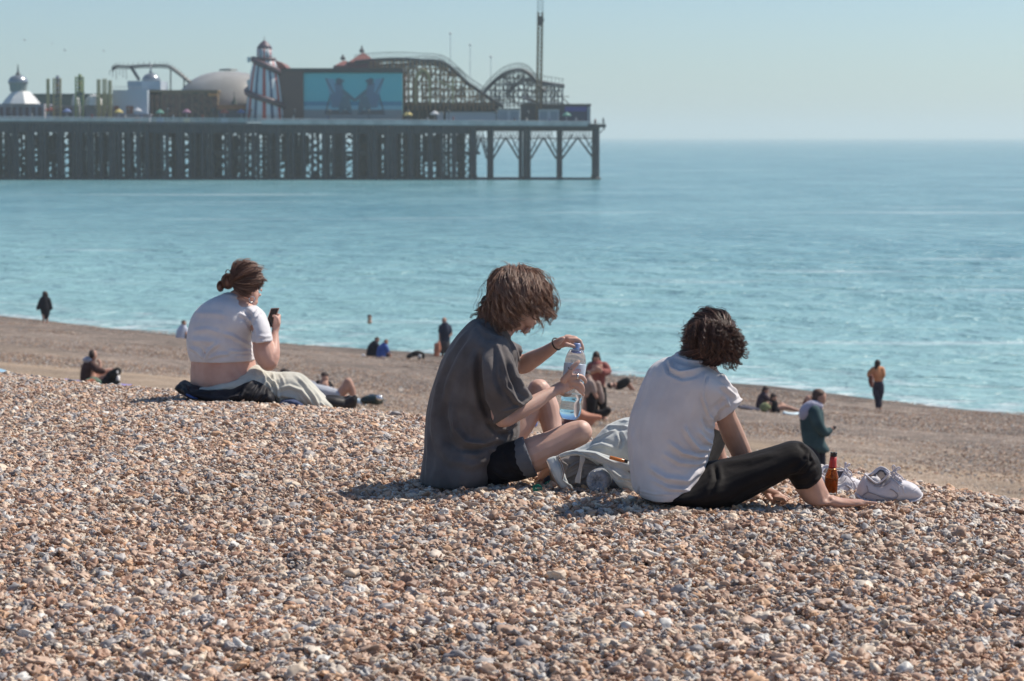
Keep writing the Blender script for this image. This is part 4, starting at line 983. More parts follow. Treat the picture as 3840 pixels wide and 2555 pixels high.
# ---------------------------------------------------------------- middle person, grey T-shirt
def boy():
    f = Fr(1540, 960, .574, 8.8); h = Fr(1900, 1200, .2807, 8.8); base = f.p(330, 1490, 0)
    parts = [
        ell(f, 672, 268, 0, 118, 140, .085, 28), ell(f, 742, 372, 0, 74, 96, .062, -38), ell(f, 700, 440, 0, 52, 48, .05, -30),
        ell(f, 806, 432, 0, 15, 22, .014, -40), ell(f, 785, 462, 0, 22, 12, .02, -30), ell(f, 752, 488, 0, 26, 20, .024, -30),
        ell(f, 640, 350, -.088, 15, 27, .012, -20),
        limb(f, [(560,520,0,80),(620,470,0,66),(670,410,0,62)]),
        loft(f, [(450,430,640,540,0,.06),(370,470,680,640,0,.14),(260,640,690,790,0,.15),(180,850,680,960,0,.13),(140,1050,650,1120,0,.13),(130,1250,620,1260,0,.15),(130,1440,560,1430,0,.16),(160,1470,520,1475,0,.12)]),
        # far arm
        limb(f, [(600,610,.17,60),(700,700,.2,64),(742,705,.2,66),(800,676,.16,58),(880,630,.1,46),(955,580,.05,33),(985,570,.04,34)]),
        # near arm
        limb(f, [(570,640,-.12,50),(570,850,-.2,52),(585,1040,-.21,58),(622,1066,-.2,52),(700,1018,-.17,57),(800,965,-.13,52),(880,915,-.1,42),(940,882,-.08,33),(980,868,-.07,36)]),
        # legs
        limb(f, [(480,1380,-.06,85),(640,1350,-.11,104),(720,1330,-.12,112),(800,1300,-.13,116),(950,1232,-.12,102),(1060,1170,-.11,88),(1105,1152,-.11,80)]),
        limb(f, [(1108,1152,-.11,80),(1060,1240,-.06,62),(980,1330,.0,60),(900,1410,.04,48),(860,1470,.05,36),(900,1500,.06,34)]),
        limb(f, [(560,1240,.15,90),(700,1130,.2,88),(790,980,.24,84),(836,886,.25,80),(838,878,.25,78)]),
        limb(f, [(838,880,.25,78),(885,970,.24,80),(915,1080,.22,74),(930,1200,.18,55),(935,1330,.15,40),(960,1430,.15,34)]),
    ]
    # far hand closing over the cap
    parts += [
        limb(h, [(650,330,.04,62),(730,300,.03,74),(800,285,.02,78)], flat=.75),
        limb(h, [(800,235,.035,40),(860,240,.03,36),(880,300,.03,31),(885,350,.028,27)]),
        limb(h, [(820,250,.015,40),(915,250,.01,37),(945,300,.005,31),(955,350,.0,26)]),
        limb(h, [(840,270,.0,36),(960,275,-.005,32),(990,320,-.008,28),(1012,365,-.006,24),(1015,405,-.004,22)]),
        limb(h, [(800,330,-.02,34),(880,350,-.02,28),(940,370,-.018,24),(985,385,-.016,20)]),
        limb(h, [(690,300,-.015,44),(730,270,-.03,30),(757,245,-.03,24)]),
    ]
    # near hand round the bottle
    parts += [
        limb(h, [(640,930,-.07,66),(740,900,-.065,84),(830,860,-.06,86),(880,830,-.06,74)], flat=.6),
        limb(h, [(760,800,-.075,48),(830,720,-.085,38),(870,650,-.088,34),(930,590,-.085,30),(962,557,-.082,22)]),
        limb(h, [(850,780,-.078,40),(930,755,-.09,37),(1000,760,-.085,33),(1040,800,-.075,28),(1058,830,-.07,22)]),
        limb(h, [(870,830,-.078,38),(960,840,-.092,34),(1010,890,-.085,30),(1028,950,-.075,23)]),
        limb(h, [(870,880,-.07,37),(940,905,-.085,31),(990,960,-.08,26),(1028,1008,-.072,20)]),
        limb(h, [(720,960,-.05,44),(790,1000,-.03,34),(850,1000,-.02,28)]),
    ]
    body = blob("person", parts, 0.0033, skinA, 3, wav=[((18,18,18), .0012, 3.0)])
    root_at(body, base, "person in dark grey T-shirt and black shorts, sitting, opening a water bottle", "person")
    body["label_pose"] = "sitting"
    del body["label_pose"]
    grey = cloth_mat("washed_grey_cotton", (0.105,0.094,0.092), (0.155,0.141,0.139), bscale=45, bump=.4)
    tee = [
        loft(f, [(432,412,655,548,0,.085),(395,425,672,585,0,.15),(318,500,695,668,0,.2),(215,650,708,800,0,.205),(150,820,712,930,0,.19),(112,970,712,1070,0,.18),(92,1130,705,1180,0,.18),(82,1290,640,1275,0,.195),(66,1430,575,1420,0,.21),(72,1478,530,1482,0,.2)], round1=False),
        loft(f, [(470,560,640,560,-.13,.07),(452,700,692,712,-.185,.082),(462,850,736,842,-.205,.084),(505,975,775,880,-.205,.08),(548,1088,798,925,-.20,.075)], cup=.03, sub=5),
        limb(f, [(600,600,.12,70),(650,620,.17,66),(688,640,.19,62)], cup=.02),
    ]
    folds = [([(560,560),(600,700),(640,820),(700,960)], 14, .012), ([(640,650),(670,760),(720,870),(780,920)], 13, .012), ([(600,760),(625,860),(690,950),(735,975)], 11, .013),
             ([(690,790),(720,850),(770,890)], 12, .010), ([(540,640),(560,800),(610,930)], 14, -.008), ([(440,600),(450,800),(470,950),(520,1060)], 22, -.020),
             ([(660,560),(700,680),(725,800)], 12, .010), ([(370,480),(260,640),(190,800)], 14, .007), ([(430,500),(330,640),(260,800),(215,960)], 20, .008),
             ([(200,760),(165,950),(150,1100),(150,1250)], 16, .008), ([(240,900),(215,1050),(240,1200),(330,1270),(450,1270),(600,1215)], 26, -.016),
             ([(270,1000),(290,1130),(370,1220),(480,1235),(610,1190)], 18, .012), ([(180,1250),(260,1340),(400,1370),(520,1330)], 24, .008),
             ([(540,1250),(560,1290),(550,1330)], 16, .008), ([(110,1120),(120,1300),(110,1440)], 14, .007), ([(300,1280),(420,1300),(560,1250)], 16, .008),
             ([(500,1080),(560,1150),(640,1180)], 18, -.012), ([(560,1160),(630,1130),(700,1080)], 14, .010), ([(440,440),(480,500),(560,540),(620,540)], 12, .006), ([(590,1020),(700,990),(790,930)], 8, .005)]
    tee = blob("t_shirt", tee, 0.0042, grey, 4, f, folds, [((9,9,5), .006, 1.0), ((28,28,16), .0018, 7.0)])
    child(tee, body, base, "washed dark grey oversized T-shirt")
    blk = cloth_mat("black_cotton", (0.010,0.010,0.013), (0.018,0.018,0.022), rough=.8)
    sh = blob("shorts", [limb(f, [(330,1400,0,80),(450,1385,-.05,118),(590,1362,-.11,132),(690,1338,-.13,133),(735,1324,-.135,131)], cup=.02), limb(f, [(380,1380,.05,100),(520,1300,.13,100),(640,1210,.17,98)], cup=.02)], .005, blk, 3, f,
        [([(600,1260),(650,1350),(700,1420)], 14, .006), ([(520,1380),(600,1440),(700,1460)], 14, .006)], [((12,12,12), .004, 4.0)])
    child(sh, body, base)
    cuff = blob("cuff", [limb(f, [(758,1316,-.137,139),(782,1307,-.137,137)], cup=.012)], .005, cloth_mat("grey_cuff", (0.10,0.11,0.13), (0.14,0.15,0.17)), 1)
    child(cuff, sh, base, "turned up grey hem of the shorts")
    # hair
    hm = hair_mat("wavy_brown_hair", (0.095,0.046,0.032), (0.30,0.17,0.115), (0.66,0.45,0.32), .5)
    z = Fr(1780, 990, .1786, 8.8); C = (770, 720, 0)
    cap = MB()
    for p in (ell(z, 800, 660, .0, 455, 520, .098, 8), ell(z, 470, 1010, 0, 270, 210, .08, -35), ell(z, 620, 1080, -.02, 230, 230, .075, 0)): cap.add(p.v, p.f)
    near_end = [(60,1130,.03),(60,1200,-.02),(230,1230,-.05),(420,1330,-.07),(560,1430,-.08),(720,1400,-.09),(840,1330,-.095),(900,1150,-.10),(1000,1010,-.105),(1150,950,-.10),(1280,1120,-.09),(1420,1180,-.07),(1560,1160,-.045),(1640,1090,-.02)]
    far_end = [(60,1120,.04),(200,1240,.06),(500,1400,.08),(800,1440,.09),(960,1440,.09),(1150,1400,.08),(1400,1250,.06),(1640,1050,.02)]
    top = [(560,180,-.01),(700,140,-.02),(900,130,-.02),(1060,170,-.02),(1180,220,-.01)]
    mid = [(345,600,.03),(350,640,-.02),(400,650,-.06),(480,660,-.09),(580,680,-.108),(700,690,-.118),(820,690,-.122),(900,680,-.124),(1000,660,-.124),(1120,640,-.118),(1270,620,-.105),(1400,600,-.085),(1490,580,-.055),(1530,560,-.02)]
    fmid = [(350,600,.05),(450,640,.09),(600,660,.11),(800,680,.12),(960,680,.12),(1150,640,.12),(1400,600,.09),(1520,560,.02)]
    cap.add(*(lambda q: (q.v, q.f))(ell(z, 1200, 620, -.005, 270, 330, .088, 0)))
    A = polar_hair(z, C, top, near_end, 170, 18, .0150, 2.9, .0038, seed=4, outn=.03, jit=(.84,1.05), bulge=.07, curl_from=.12, mids=mid, K=24)
    B = polar_hair(z, C, top, far_end, 50, 20, .0095, 2.5, .005, seed=9, jit=(.85,1.04), bulge=.08, mids=fmid, K=24)
    D = polar_hair(z, C, [(560,240,-.05),(800,260,-.07),(1100,300,-.06)], [(380,620,-.09),(600,800,-.11),(800,700,-.125),(1000,800,-.12),(1300,760,-.09)], 60, 18, .009, 1.6, .005, seed=14, jit=(.8,1.2), bulge=.05)
    G = polar_hair(z, C, top, [(-20,1000,0),(250,700,-.05),(500,1530,-.09),(900,1460,-.10),(1150,1480,-.02),(1340,1330,0),(1650,1130,0),(1720,1010,0),(1640,500,0),(1560,420,.0)], 34, 3, .012, 2.4, .004, seed=21, jit=(.8,1.08), bulge=.12, outn=.05)
    H = polar_hair(z, C, [(700,140,0),(1000,140,0)], [(330,420,0),(380,250,0),(520,30,0),(1050,10,0),(1420,160,0),(1600,400,0)], 16, 4, .006, 1.2, .004, seed=28, jit=(.7,1.0), bulge=.03)
    hair = hair_obj("hair", [A, B, D, G, H], [.0010, .0010, .0010, .0006, .0005], hm, cap); child(hair, body, base, "wavy chin length brown hair")
    # wristband and rings
    o = ring_obj("hair_tie", h, 668, 322, .047, 84, .0026, mat("black_elastic", (.012,.012,.014), .6), (.75, -.62, .42)); child(o, body, base)
    sil = mat("silver", (.75,.75,.74), .22, Metallic=1.0)
    o = ring_obj("ring", h, 852, 655, -.087, 36, .0018, mat("dark_steel", (.25,.25,.27), .25, Metallic=1.0), (.5,0,.8)); child(o, body, base)
    o = ring_obj("ring", h, 942, 757, -.09, 38, .0032, sil, (1,.2,-.1)); child(o, body, base)
    # trainer showing under the jacket
    J = Fr(1980, 1520, .2296, 8.7)
    nv = mat("navy_mesh_fabric", (.018,.028,.05), .7); tr = blob("trainer", [ell(J, 420, 1290, .03, 190, 150, .045, 15), ell(J, 560, 1360, .03, 170, 90, .05), ell(J, 340, 1330, .03, 100, 110, .04)], .004, nv, 2); child(tr, body, base, "navy trainer with thin green stripes")
    mb = MB()
    for k in range(3):
        mb = MB(); mb.path([J.p(375-k*-28, 1225+k*10, -.012-.003*k), J.p(290+k*24, 1262+k*8, -.014-.002*k), J.p(258+k*22, 1320, -.016), J.p(275+k*22, 1385, -.012)], .0013, 6)
        o = mb.build("stripe", cm("sea_green", (.05,.42,.33), .5)); child(o, tr, base)
    tan = cloth_mat("tan_suede", (.20,.145,.10), (.27,.20,.14)); o = blob("tongue", [loft(J, [(345,1110,420,1100,-.02,.008),(370,1230,500,1220,-.022,.01),(430,1350,570,1340,-.022,.012),(470,1430,700,1420,-.02,.012)])], .003, tan, 2); child(o, tr, base)
    return body
boy()

# water bottle held by the person in grey
def water_bottle():
    h = Fr(1900, 1200, .2807, 8.8); a = h.p(838, 1330, -.03); b = h.p(938, 372, -.01); ax = (b-a); L = ax.length; ax.normalize(); r = h.m(147)
    pl = mat("clear_plastic", (.80,.90,.97), .06, Transmission_Weight=.92, IOR=1.18); 
    wt = mat("drinking_water", (.82,.93,.97), .02, Transmission_Weight=1.0, IOR=1.2)
    root = empty("water_bottle", a); tag(root, "clear plastic water bottle with pale blue cap, held upright by the person in grey", "bottle")
    k = L
    pr = [(r*.55,0),(r*.8,.004),(r*.96,.018*k/.27),(r,.035),(r*.97,.05),(r*.90,.062),(r*.97,.075),(r,.09),(r*.93,.105),(r*.86,.118),(r*.93,.13),(r*.99,.14),(r,.19),(r*.93,.205),(r*.97,.215),(r*.85,.235),(r*.60,.258),(r*.36,.275),(r*.30,.282),(r*.30,k-.012)]
    pr = [(q, min(z, k-.006)) for q, z in pr]
    o = MB().lathe((0,0,0), pr, 40, axis=ax).build("body", pl, root, True)
    o = MB().lathe((0,0,0), [(q*.93, z+.003) for q, z in pr if z < .10], 32, axis=ax).build("water", wt, root, True)
    MB().lathe((0,0,0), [(r*.37,k-.012),(r*.40,k-.008),(r*.37,k-.005),(r*.36,k+.012),(r*.30,k+.017)], 28, axis=ax).build("cap", mat("pale_blue_cap", (.30,.40,.66), .35), root, True)
    MB().lathe((0,0,0), [(r*.38,k-.022),(r*.43,k-.019),(r*.38,k-.015)], 28, axis=ax).build("neck_ring", mat("blue_ring", (.12,.15,.40), .3), root, True)
    lb = MB().lathe((0,0,0), [(r*1.005,.145),(r*1.015,.147),(r*1.015,.203),(r*1.005,.205)], 40, axis=ax).build("label", mat("printed_film", (.62,.72,.84), .3, Alpha=.8), root, True)
    # printing on the label: reddish letters and a small dark crest
    for txt, sz, px_, py_, c in (("ium", .020, 880, 668, (.45,.25,.28)), ("* *", .014, 905, 718, (.12,.12,.2))):
        cu = bpy.data.curves.new("printing", 'FONT'); cu.body = txt; cu.size = sz; cu.extrude = .0002; cu.offset = .0003
        to = bpy.data.objects.new("printing", cu); COL.objects.link(to)
        q = h.p(px_, py_, -.03) ; to.rotation_euler = (R(90), R(7), R(12))
        to.location = q - Vector((0, r*1.04 - .0, 0)) - a; to.parent = lb; cu.materials.append(mat("label_ink", c, .5))
    return root
water_bottle()

# ---------------------------------------------------------------- right person, white T-shirt, black trousers
def man():
    f = Fr(2280, 1120, .5358, 8.22); s = Fr(2980, 1620, .2291, 8.16); base = f.p(560, 1460, 0)
    parts = [ell(f, 690, 265, 0, 150, 160, .085, 15), ell(f, 770, 340, .05, 90, 110, .05, -15), ell(f, 532, 300, .02, 12, 32, .012, 8), ell(f, 835, 365, .06, 14, 22, .014),
        limb(f, [(590,470,0,95),(620,400,0,86),(660,330,0,90)]),
        loft(f, [(430,430,770,500,0,.08),(330,510,840,600,0,.12),(250,640,790,740,0,.125),(190,850,730,900,0,.125),(175,1050,700,1080,0,.125),(190,1230,660,1250,0,.13),(230,1350,640,1350,0,.13)]),
        limb(f, [(780,640,.0,62),(810,780,.0,72),(860,920,.04,80),(915,1040,.08,76),(950,1110,.1,70),(1030,1230,.12,52),(1095,1330,.11,36),(1130,1365,.11,34)]),
        limb(f, [(330,600,.1,70),(300,800,.2,66),(350,950,.3,50),(500,1000,.38,36),(620,1010,.4,32)]),
        limb(f, [(600,1280,.05,110),(850,1270,-.02,120),(1100,1190,-.05,110),(1330,1110,-.06,92)]),
        limb(f, [(1330,1110,-.06,90),(1390,1200,-.05,82),(1420,1280,-.04,74)]),
        limb(f, [(560,1260,.2,100),(700,1060,.3,90),(770,930,.34,70)]), limb(f, [(770,940,.34,66),(760,1050,.34,60),(800,1180,.33,56),(860,1300,.32,40),(900,1380,.3,32),(1010,1400,.26,30)]),
        loft(s, [(-60,800,420,700,0,.05),(20,930,470,800,0,.048),(90,1060,525,950,0,.045),(190,1170,580,1045,0,.042),(330,1205,680,1085,-.01,.04)]),
        loft(s, [(420,1090,300,1215,0,.035),(600,1040,540,1232,-.005,.038),(760,1082,720,1238,-.01,.042),(900,1100,890,1222,-.015,.046),(1040,1108,1040,1200,-.02,.046),(1120,1118,1120,1196,-.02,.044)], ex=.9),
    ]
    for k in range(5): parts.append(limb(s, [(1050+k*14,1160-k*4,-.05+k*.022,34-k*2),(1180-abs(k-1)*10,1158-k*3,-.055+k*.022,32-k*2),(1330-k*34 if k else 1335,1168,-.06+k*.022,28-k*2)]))
    # hand on the shingle
    parts += [limb(f, [(1120,1358,.1,36),(1150,1378,.085,46),(1185,1390,.07,44)], flat=.8)]
    for k in range(4): parts.append(limb(f, [(1170,1372+k*8,.09-k*.022,17),(1215+k*4,1380+k*8,.085-k*.024,15),(1262-abs(k-1)*9,1396+k*8,.08-k*.026,12)]))
    parts.append(limb(f, [(1120,1380,.06,20),(1140,1410,.04,17),(1165,1425,.03,13)]))
    body = blob("person", parts, .0034, skinB, 3, s, [([(520,900),(560,1050),(640,1120)], 30, .003), ([(900,1130),(1000,1150),(1100,1150)], 14, .0015)], [((18,18,18), .0012, 5.0)])
    root_at(body, base, "person in plain white T-shirt and rolled black trousers, dark curly hair, back turned", "person")
    wt = cloth_mat("white_cotton", (0.62,0.59,0.60), (0.70,0.67,0.675), bscale=40, bump=.3)
    tee = [loft(f, [(450,398,745,488,0,.085),(375,420,800,545,0,.125),(292,480,868,640,0,.15),(236,590,808,740,0,.155),(186,720,752,860,0,.155),(146,850,746,950,0,.155),(133,1000,724,1050,0,.155),(142,1150,690,1150,0,.155),(162,1290,668,1235,0,.165),(192,1352,645,1320,0,.17),(240,1385,560,1372,0,.165)], round1=False, sub=5),
        loft(f, [(690,560,830,545,-.02,.075),(672,640,890,630,-.02,.078),(688,740,925,680,-.015,.075),(738,872,940,718,-.01,.066)], cup=.03, sub=5), limb(f, [(360,560,.08,70),(310,700,.14,72)], cup=.02)]
    folds = [([(430,430),(440,490),(500,520),(590,510),(690,480)], 13, .009), ([(460,400),(560,440),(690,450)], 12, .008), ([(400,440),(430,520),(520,560),(640,540)], 12, -.006),
             ([(670,560),(662,700),(700,800),(740,880)], 8, .006), ([(690,540),(672,600),(660,680)], 9, -.006),
             ([(700,1100),(640,1110),(520,1080),(430,1010)], 15, .012), ([(715,1060),(640,1060),(560,960),(535,900)], 14, .010), ([(710,1130),(620,1160),(500,1150),(380,1080)], 14, .008), ([(700,1160),(560,1280),(400,1260),(280,1170)], 20, .011),
             ([(690,1200),(560,1340),(430,1330),(300,1260)], 14, .009), ([(730,1020),(690,1000),(640,930)], 12, .009), ([(745,930),(700,900),(670,830)], 14, -.010),
             ([(780,600),(840,640),(900,690)], 14, .010), ([(800,560),(860,620),(925,660)], 11, .009), ([(720,860),(760,780),(850,720)], 14, .007), ([(830,700),(850,760)], 10, .008),
             ([(170,900),(180,1100),(200,1300)], 18, .007), ([(215,1345),(330,1370),(500,1370),(620,1330)], 6, .004), ([(215,1320),(216,1385)], 7, -.006), ([(300,500),(260,620),(220,740)], 12, .006), ([(880,745),(925,715),(935,700)], 9, .006)]
    tee = blob("t_shirt", tee, .0040, wt, 4, f, folds, [((7,7,5), .005, 11.0), ((24,24,18), .0015, 17.0)])
    child(tee, body, base, "plain white cotton T-shirt")
    bk = cloth_mat("black_twill", (0.0085,0.0072,0.0075), (0.014,0.012,0.0125), rough=.75)
    tr = [loft(f, [(250,1335,240,1400,0,.06),(400,1300,420,1432,0,.16),(560,1250,600,1455,0,.19),(690,1155,730,1470,-.01,.185),(780,1135,850,1462,-.03,.15),(900,1108,940,1422,-.05,.125),(1020,1078,1040,1372,-.06,.11),(1160,1032,1160,1310,-.06,.1),(1290,990,1250,1260,-.06,.092),(1390,1020,1250,1250,-.06,.09),(1460,1105,1268,1272,-.055,.085),(1490,1190,1300,1322,-.05,.078),(1486,1245,1350,1345,-.048,.07)], cup=.02, sub=5),
        limb(f, [(560,1250,.2,120),(700,1060,.3,100),(765,950,.34,78),(765,1010,.34,76)], cup=.01)]
    tr = blob("trousers", tr, .0045, bk, 3, f, [([(1340,1000),(1400,1060),(1440,1150)], 10, .006), ([(1250,1230),(1330,1200),(1390,1130),(1400,1060)], 13, .009), ([(1290,1260),(1380,1230),(1450,1150)], 11, -.007), ([(740,1150),(760,1260),(700,1400)], 16, -.008), ([(850,1440),(980,1360),(1150,1290)], 12, .006), ([(1300,1330),(1400,1320),(1485,1240)], 9, .006), ([(800,1150),(1000,1130),(1200,1080)], 20, .004)], [((8,8,8), .005, 21.0)])
    child(tr, body, base, "black trousers rolled to below the knee")
    hm = hair_mat("dark_curly_hair", (0.030,0.016,0.012), (0.095,0.049,0.035), (0.33,0.17,0.12), .42)
    z = Fr(2540, 1140, .1658, 8.22); C = (660, 720, 0)
    cap = MB()
    for p in (ell(z, 690, 725, 0, 492, 500, .095, 20), ell(z, 400, 900, .0, 275, 330, .075, 0), ell(z, 900, 1080, 0, 240, 250, .085, 0)): cap.add(p.v, p.f)
    knot = [(1080,640,-.095)]
    rim = [(130,1080,-.02),(150,850,-.02),(200,600,-.02),(300,400,-.02),(450,260,-.01),(620,165,.0),(820,165,.0),(1000,230,.01),(1130,340,.01),(1220,480,.02)]
    A = polar_hair(z, C, rim, knot, 230, 13, .0012, 3.0, .0042, seed=31, jit=(.97,1.0), bulge=.06, curl_from=.1, rfac=.945)
    A2 = polar_hair(z, C, [(130,1080,-.03),(260,1180,-.05),(450,1230,-.06),(650,1320,-.07),(800,1380,-.06),(950,1320,-.06)], knot, 70, 20, .002, 3.0, .0035, seed=32, jit=(.9,1.0), bulge=.10, curl_from=.1)
    ends = [(900,540,-.11),(1150,560,-.10),(1300,700,-.08),(1400,830,-.06),(1420,960,-.04),(1380,1100,-.05),(1400,1230,-.04),(1330,1340,-.05),(1200,1440,-.05),(1030,1470,-.05),(900,1330,-.08),(820,1150,-.11),(900,950,-.125),(1050,900,-.13)]
    B = polar_hair(z, (900,800,0), [(1060,620,-.09),(1130,650,-.085)], ends, 150, 14, .0095, 3.6, .0030, seed=33, jit=(.55,1.03), bulge=.12, curl_from=.05, K=26)
    B2 = polar_hair(z, (900,800,0), [(1060,620,-.05),(1130,650,.0)], [(1300,760,.02),(1380,1000,.03),(1300,1300,.03),(1100,1350,.02)], 50, 12, .0095, 3.6, .0035, seed=35, jit=(.6,1.03), bulge=.12, curl_from=.05, K=26)
    E1 = polar_hair(z, C, [(260,560,-.085),(450,420,-.095),(700,360,-.10),(950,400,-.10),(1130,520,-.09)], [(230,950,-.09),(400,1180,-.10),(650,1260,-.11),(900,1240,-.11),(1150,1100,-.10)], 90, 9, .0042, 5.0, .003, seed=38, jit=(.5,1.0), bulge=.07, curl_from=.0, K=30)
    G = polar_hair(z, C, rim, [(40,960,0),(110,600,0),(180,430,0),(480,130,0),(800,60,0),(1100,250,0),(1260,480,0)], 30, 2, .006, 2.5, .004, seed=36, jit=(.7,1.0), bulge=.03)
    hair = hair_obj("hair", [A, A2, B, B2, E1, G], [.0009, .0009, .0008, .0008, .0006, .0004], hm, cap); child(hair, body, base, "dark curly hair gathered in a low tail")
    mt = mat("tarnished_silver", (.30,.28,.26), .35, Metallic=.9); mb = MB()
    for q in range(3):
        c = f.p(1098+q*12, 1340+q*9, .11); ax = Vector((1,-.1,-.85)).normalized(); u = ax.orthogonal().normalized(); v = ax.cross(u); rr = f.m(44-q)
        mb.path([c + (u*math.cos(t) + v*math.sin(t))*(rr + .0012*math.sin(t*9+q)) for t in np.linspace(0, 6.283, 40, endpoint=False)], .0018, 6, cyc=True)
    o = mb.build("bracelet", mt, smooth=True); child(o, body, base, "braided silver bracelets")
man()

# ---------------------------------------------------------------- left person, white crop top, pale trousers
def woman():
    f = Fr(600, 940, .421, 13.3); base = f.p(560, 1240, 0); z = Fr(800, 980, .1403, 13.3)
    parts = [ell(f, 765, 255, 0, 118, 118, .078, 10), ell(f, 815, 370, .02, 62, 105, .058, -12), ell(f, 902, 352, .03, 9, 14, .012), ell(f, 893, 395, .03, 10, 12, .014), ell(f, 840, 455, .02, 34, 36, .04), ell(f, 817, 352, -.062, 15, 38, .01, 8),
        limb(f, [(690,430,0,88),(730,390,0,80),(770,340,0,82)]),
        loft(f, [(560,410,770,440,0,.08),(430,470,850,500,0,.13),(310,560,850,600,0,.14),(278,700,815,720,0,.155),(262,850,830,850,0,.165),(275,980,848,975,0,.16),(272,1080,868,1050,0,.165),(272,1180,900,1150,0,.17),(300,1230,880,1230,0,.15)]),
        limb(f, [(850,640,-.06,60),(900,740,-.12,74),(908,800,-.13,86),(930,920,-.14,96),(965,990,-.14,86)]), limb(f, [(965,985,-.14,88),(1000,920,-.12,70),(1015,820,-.08,50),(1025,730,-.05,33),(1034,690,-.04,34)]),
        limb(f, [(370,680,.10,60),(330,800,.16,60),(450,900,.3,60),(650,800,.35,40)]),
        limb(f, [(700,1180,0,130),(900,1190,0,120),(1150,1190,0,95),(1260,1200,0,88)]), limb(f, [(1250,1200,0,90),(1400,1330,.0,62),(1540,1380,0,50),(1640,1390,.02,46)]),
        limb(f, [(1030,690,-.04,34),(1040,650,-.04,36),(1040,615,-.04,30)], flat=.8), limb(f, [(1045,640,-.05,22),(1040,605,-.055,18),(1022,585,-.055,14),(1008,582,-.052,11)])]
    for k in range(4): parts.append(limb(f, [(1055,648-k*22+14,-.03,15),(1066,630-k*22+14,-.015,13),(1050,622-k*22+14,.002,11)]))
    body = blob("person", parts, .0048, skinC, 3, f, [([(1000,1050),(1040,1000),(1060,930)], 20, .004)], [((12,12,12), .002, 8.0)])
    root_at(body, base, "person in white crop top and cream trousers, hair in a bun, holding a phone", "person")
    wt = cloth_mat("thin_white_jersey", (0.64,0.63,0.66), (0.72,0.71,0.73), bscale=50, bump=.25)
    tee = [loft(f, [(545,392,745,430,0,.085),(440,438,790,462,0,.12),(330,512,862,520,0,.155),(268,610,905,628,0,.178),(243,720,842,730,0,.185),(236,800,828,815,0,.187),(248,900,842,890,0,.182),(272,985,855,968,0,.173)], round1=False, sub=5),
        loft(f, [(740,500,870,500,-.03,.08),(800,560,935,560,-.06,.095),(818,680,978,670,-.1,.10),(822,818,1002,800,-.13,.096)], cup=.03, sub=5), ]
    folds = [([(395,965),(330,900),(270,860)], 14, .010), ([(400,965),(440,890),(520,830)], 16, .012), ([(400,965),(380,900),(330,840)], 12, -.008), ([(405,970),(520,930),(640,920)], 14, .008), ([(820,900),(700,905),(600,890)], 14, .008),
             ([(830,860),(740,820),(640,760),(560,740)], 16, .009), ([(825,930),(740,940),(640,935)], 10, .008), ([(800,640),(760,590),(700,560)], 16, .010), ([(820,720),(790,660),(760,600)], 14, -.010), ([(830,620),(850,560),(880,530)], 12, .009),
             ([(860,600),(890,560),(910,545)], 9, .007), ([(840,840),(835,740),(815,650)], 12, -.012), ([(280,720),(420,700),(560,740)], 20, .005), ([(300,560),(450,560),(600,580)], 24, .005), ([(270,800),(420,810),(560,840)], 22, .006), ([(870,760),(930,770),(990,760)], 12, .004)]
    tee = blob("crop_top", tee, .0055, wt, 4, f, folds, [((6,6,6), .006, 31.0), ((20,20,20), .0016, 37.0)]); child(tee, body, base, "white short sleeved crop top, knotted at the back")
    cream = cloth_mat("cream_linen", (0.50,0.49,0.43), (0.60,0.59,0.52), bscale=45, bump=.4)
    tr = [loft(f, [(268,1190,272,1236,0,.15),(400,1182,400,1245,0,.185),(520,1166,520,1250,-.01,.195),(650,1112,660,1262,-.01,.2),(760,1058,780,1290,-.01,.197),(855,1012,870,1330,-.01,.185),(940,1062,950,1360,-.01,.16),(1040,1082,1030,1380,-.01,.14),(1150,1080,1140,1405,-.01,.135),(1260,1096,1240,1425,-.01,.125),(1330,1150,1300,1430,-.01,.115),(1400,1225,1370,1436,-.01,.105),(1470,1300,1450,1440,-.01,.095),(1535,1370,1530,1442,-.01,.08),(1556,1412,1560,1444,-.01,.06)], sub=5)]
    folds = [([(860,1030),(920,1120),(990,1230),(1010,1330)], 12, .010), ([(900,1060),(960,1130),(1040,1200),(1060,1300)], 11, .010), ([(820,1060),(870,1130),(960,1160)], 10, -.010), ([(850,1110),(930,1150),(930,1200)], 10, .010),
             ([(1000,1085),(1020,1160),(1030,1240)], 10, .008), ([(1060,1090),(1090,1140),(1110,1200)], 9, .006), ([(1050,1230),(1150,1210),(1260,1250),(1330,1330),(1400,1430)], 14, .010), ([(1200,1110),(1300,1200),(1380,1310),(1440,1430)], 12, .009),
             ([(1290,1150),(1400,1280),(1490,1420)], 12, .008), ([(1000,1300),(1100,1290),(1200,1310),(1260,1400)], 14, .009), ([(1030,1250),(1070,1330),(1050,1380)], 11, .009), ([(560,1150),(680,1110),(840,1030)], 8, .006), ([(1340,1200),(1430,1330),(1530,1430)], 10, -.007), ([(480,1190),(600,1170),(740,1120)], 9, -.005)]
    tr = blob("trousers", tr, .0055, cream, 3, f, folds, [((9,9,9), .006, 41.0), ((30,30,30), .002, 43.0)]); child(tr, body, base, "loose cream linen trousers")
    boot = mat("black_boot_leather", (.018,.015,.014), .5)
    b1 = blob("boot", [limb(f, [(1490,1362,.0,64),(1550,1368,.0,66),(1620,1378,.01,66),(1660,1388,.01,60)]), limb(f, [(1640,1395,.02,60),(1690,1368,.01,62),(1722,1330,0,42),(1738,1308,0,24)]), ell(f, 1690, 1420, .02, 60, 34, .05)], .006, boot, 2); child(b1, body, base)
    b2 = blob("boot", [limb(f, [(1500,1330,.16,46),(1570,1335,.16,50),(1640,1345,.16,46)]), limb(f, [(1640,1350,.16,46),(1690,1330,.16,44)])], .006, boot, 2); child(b2, body, base)
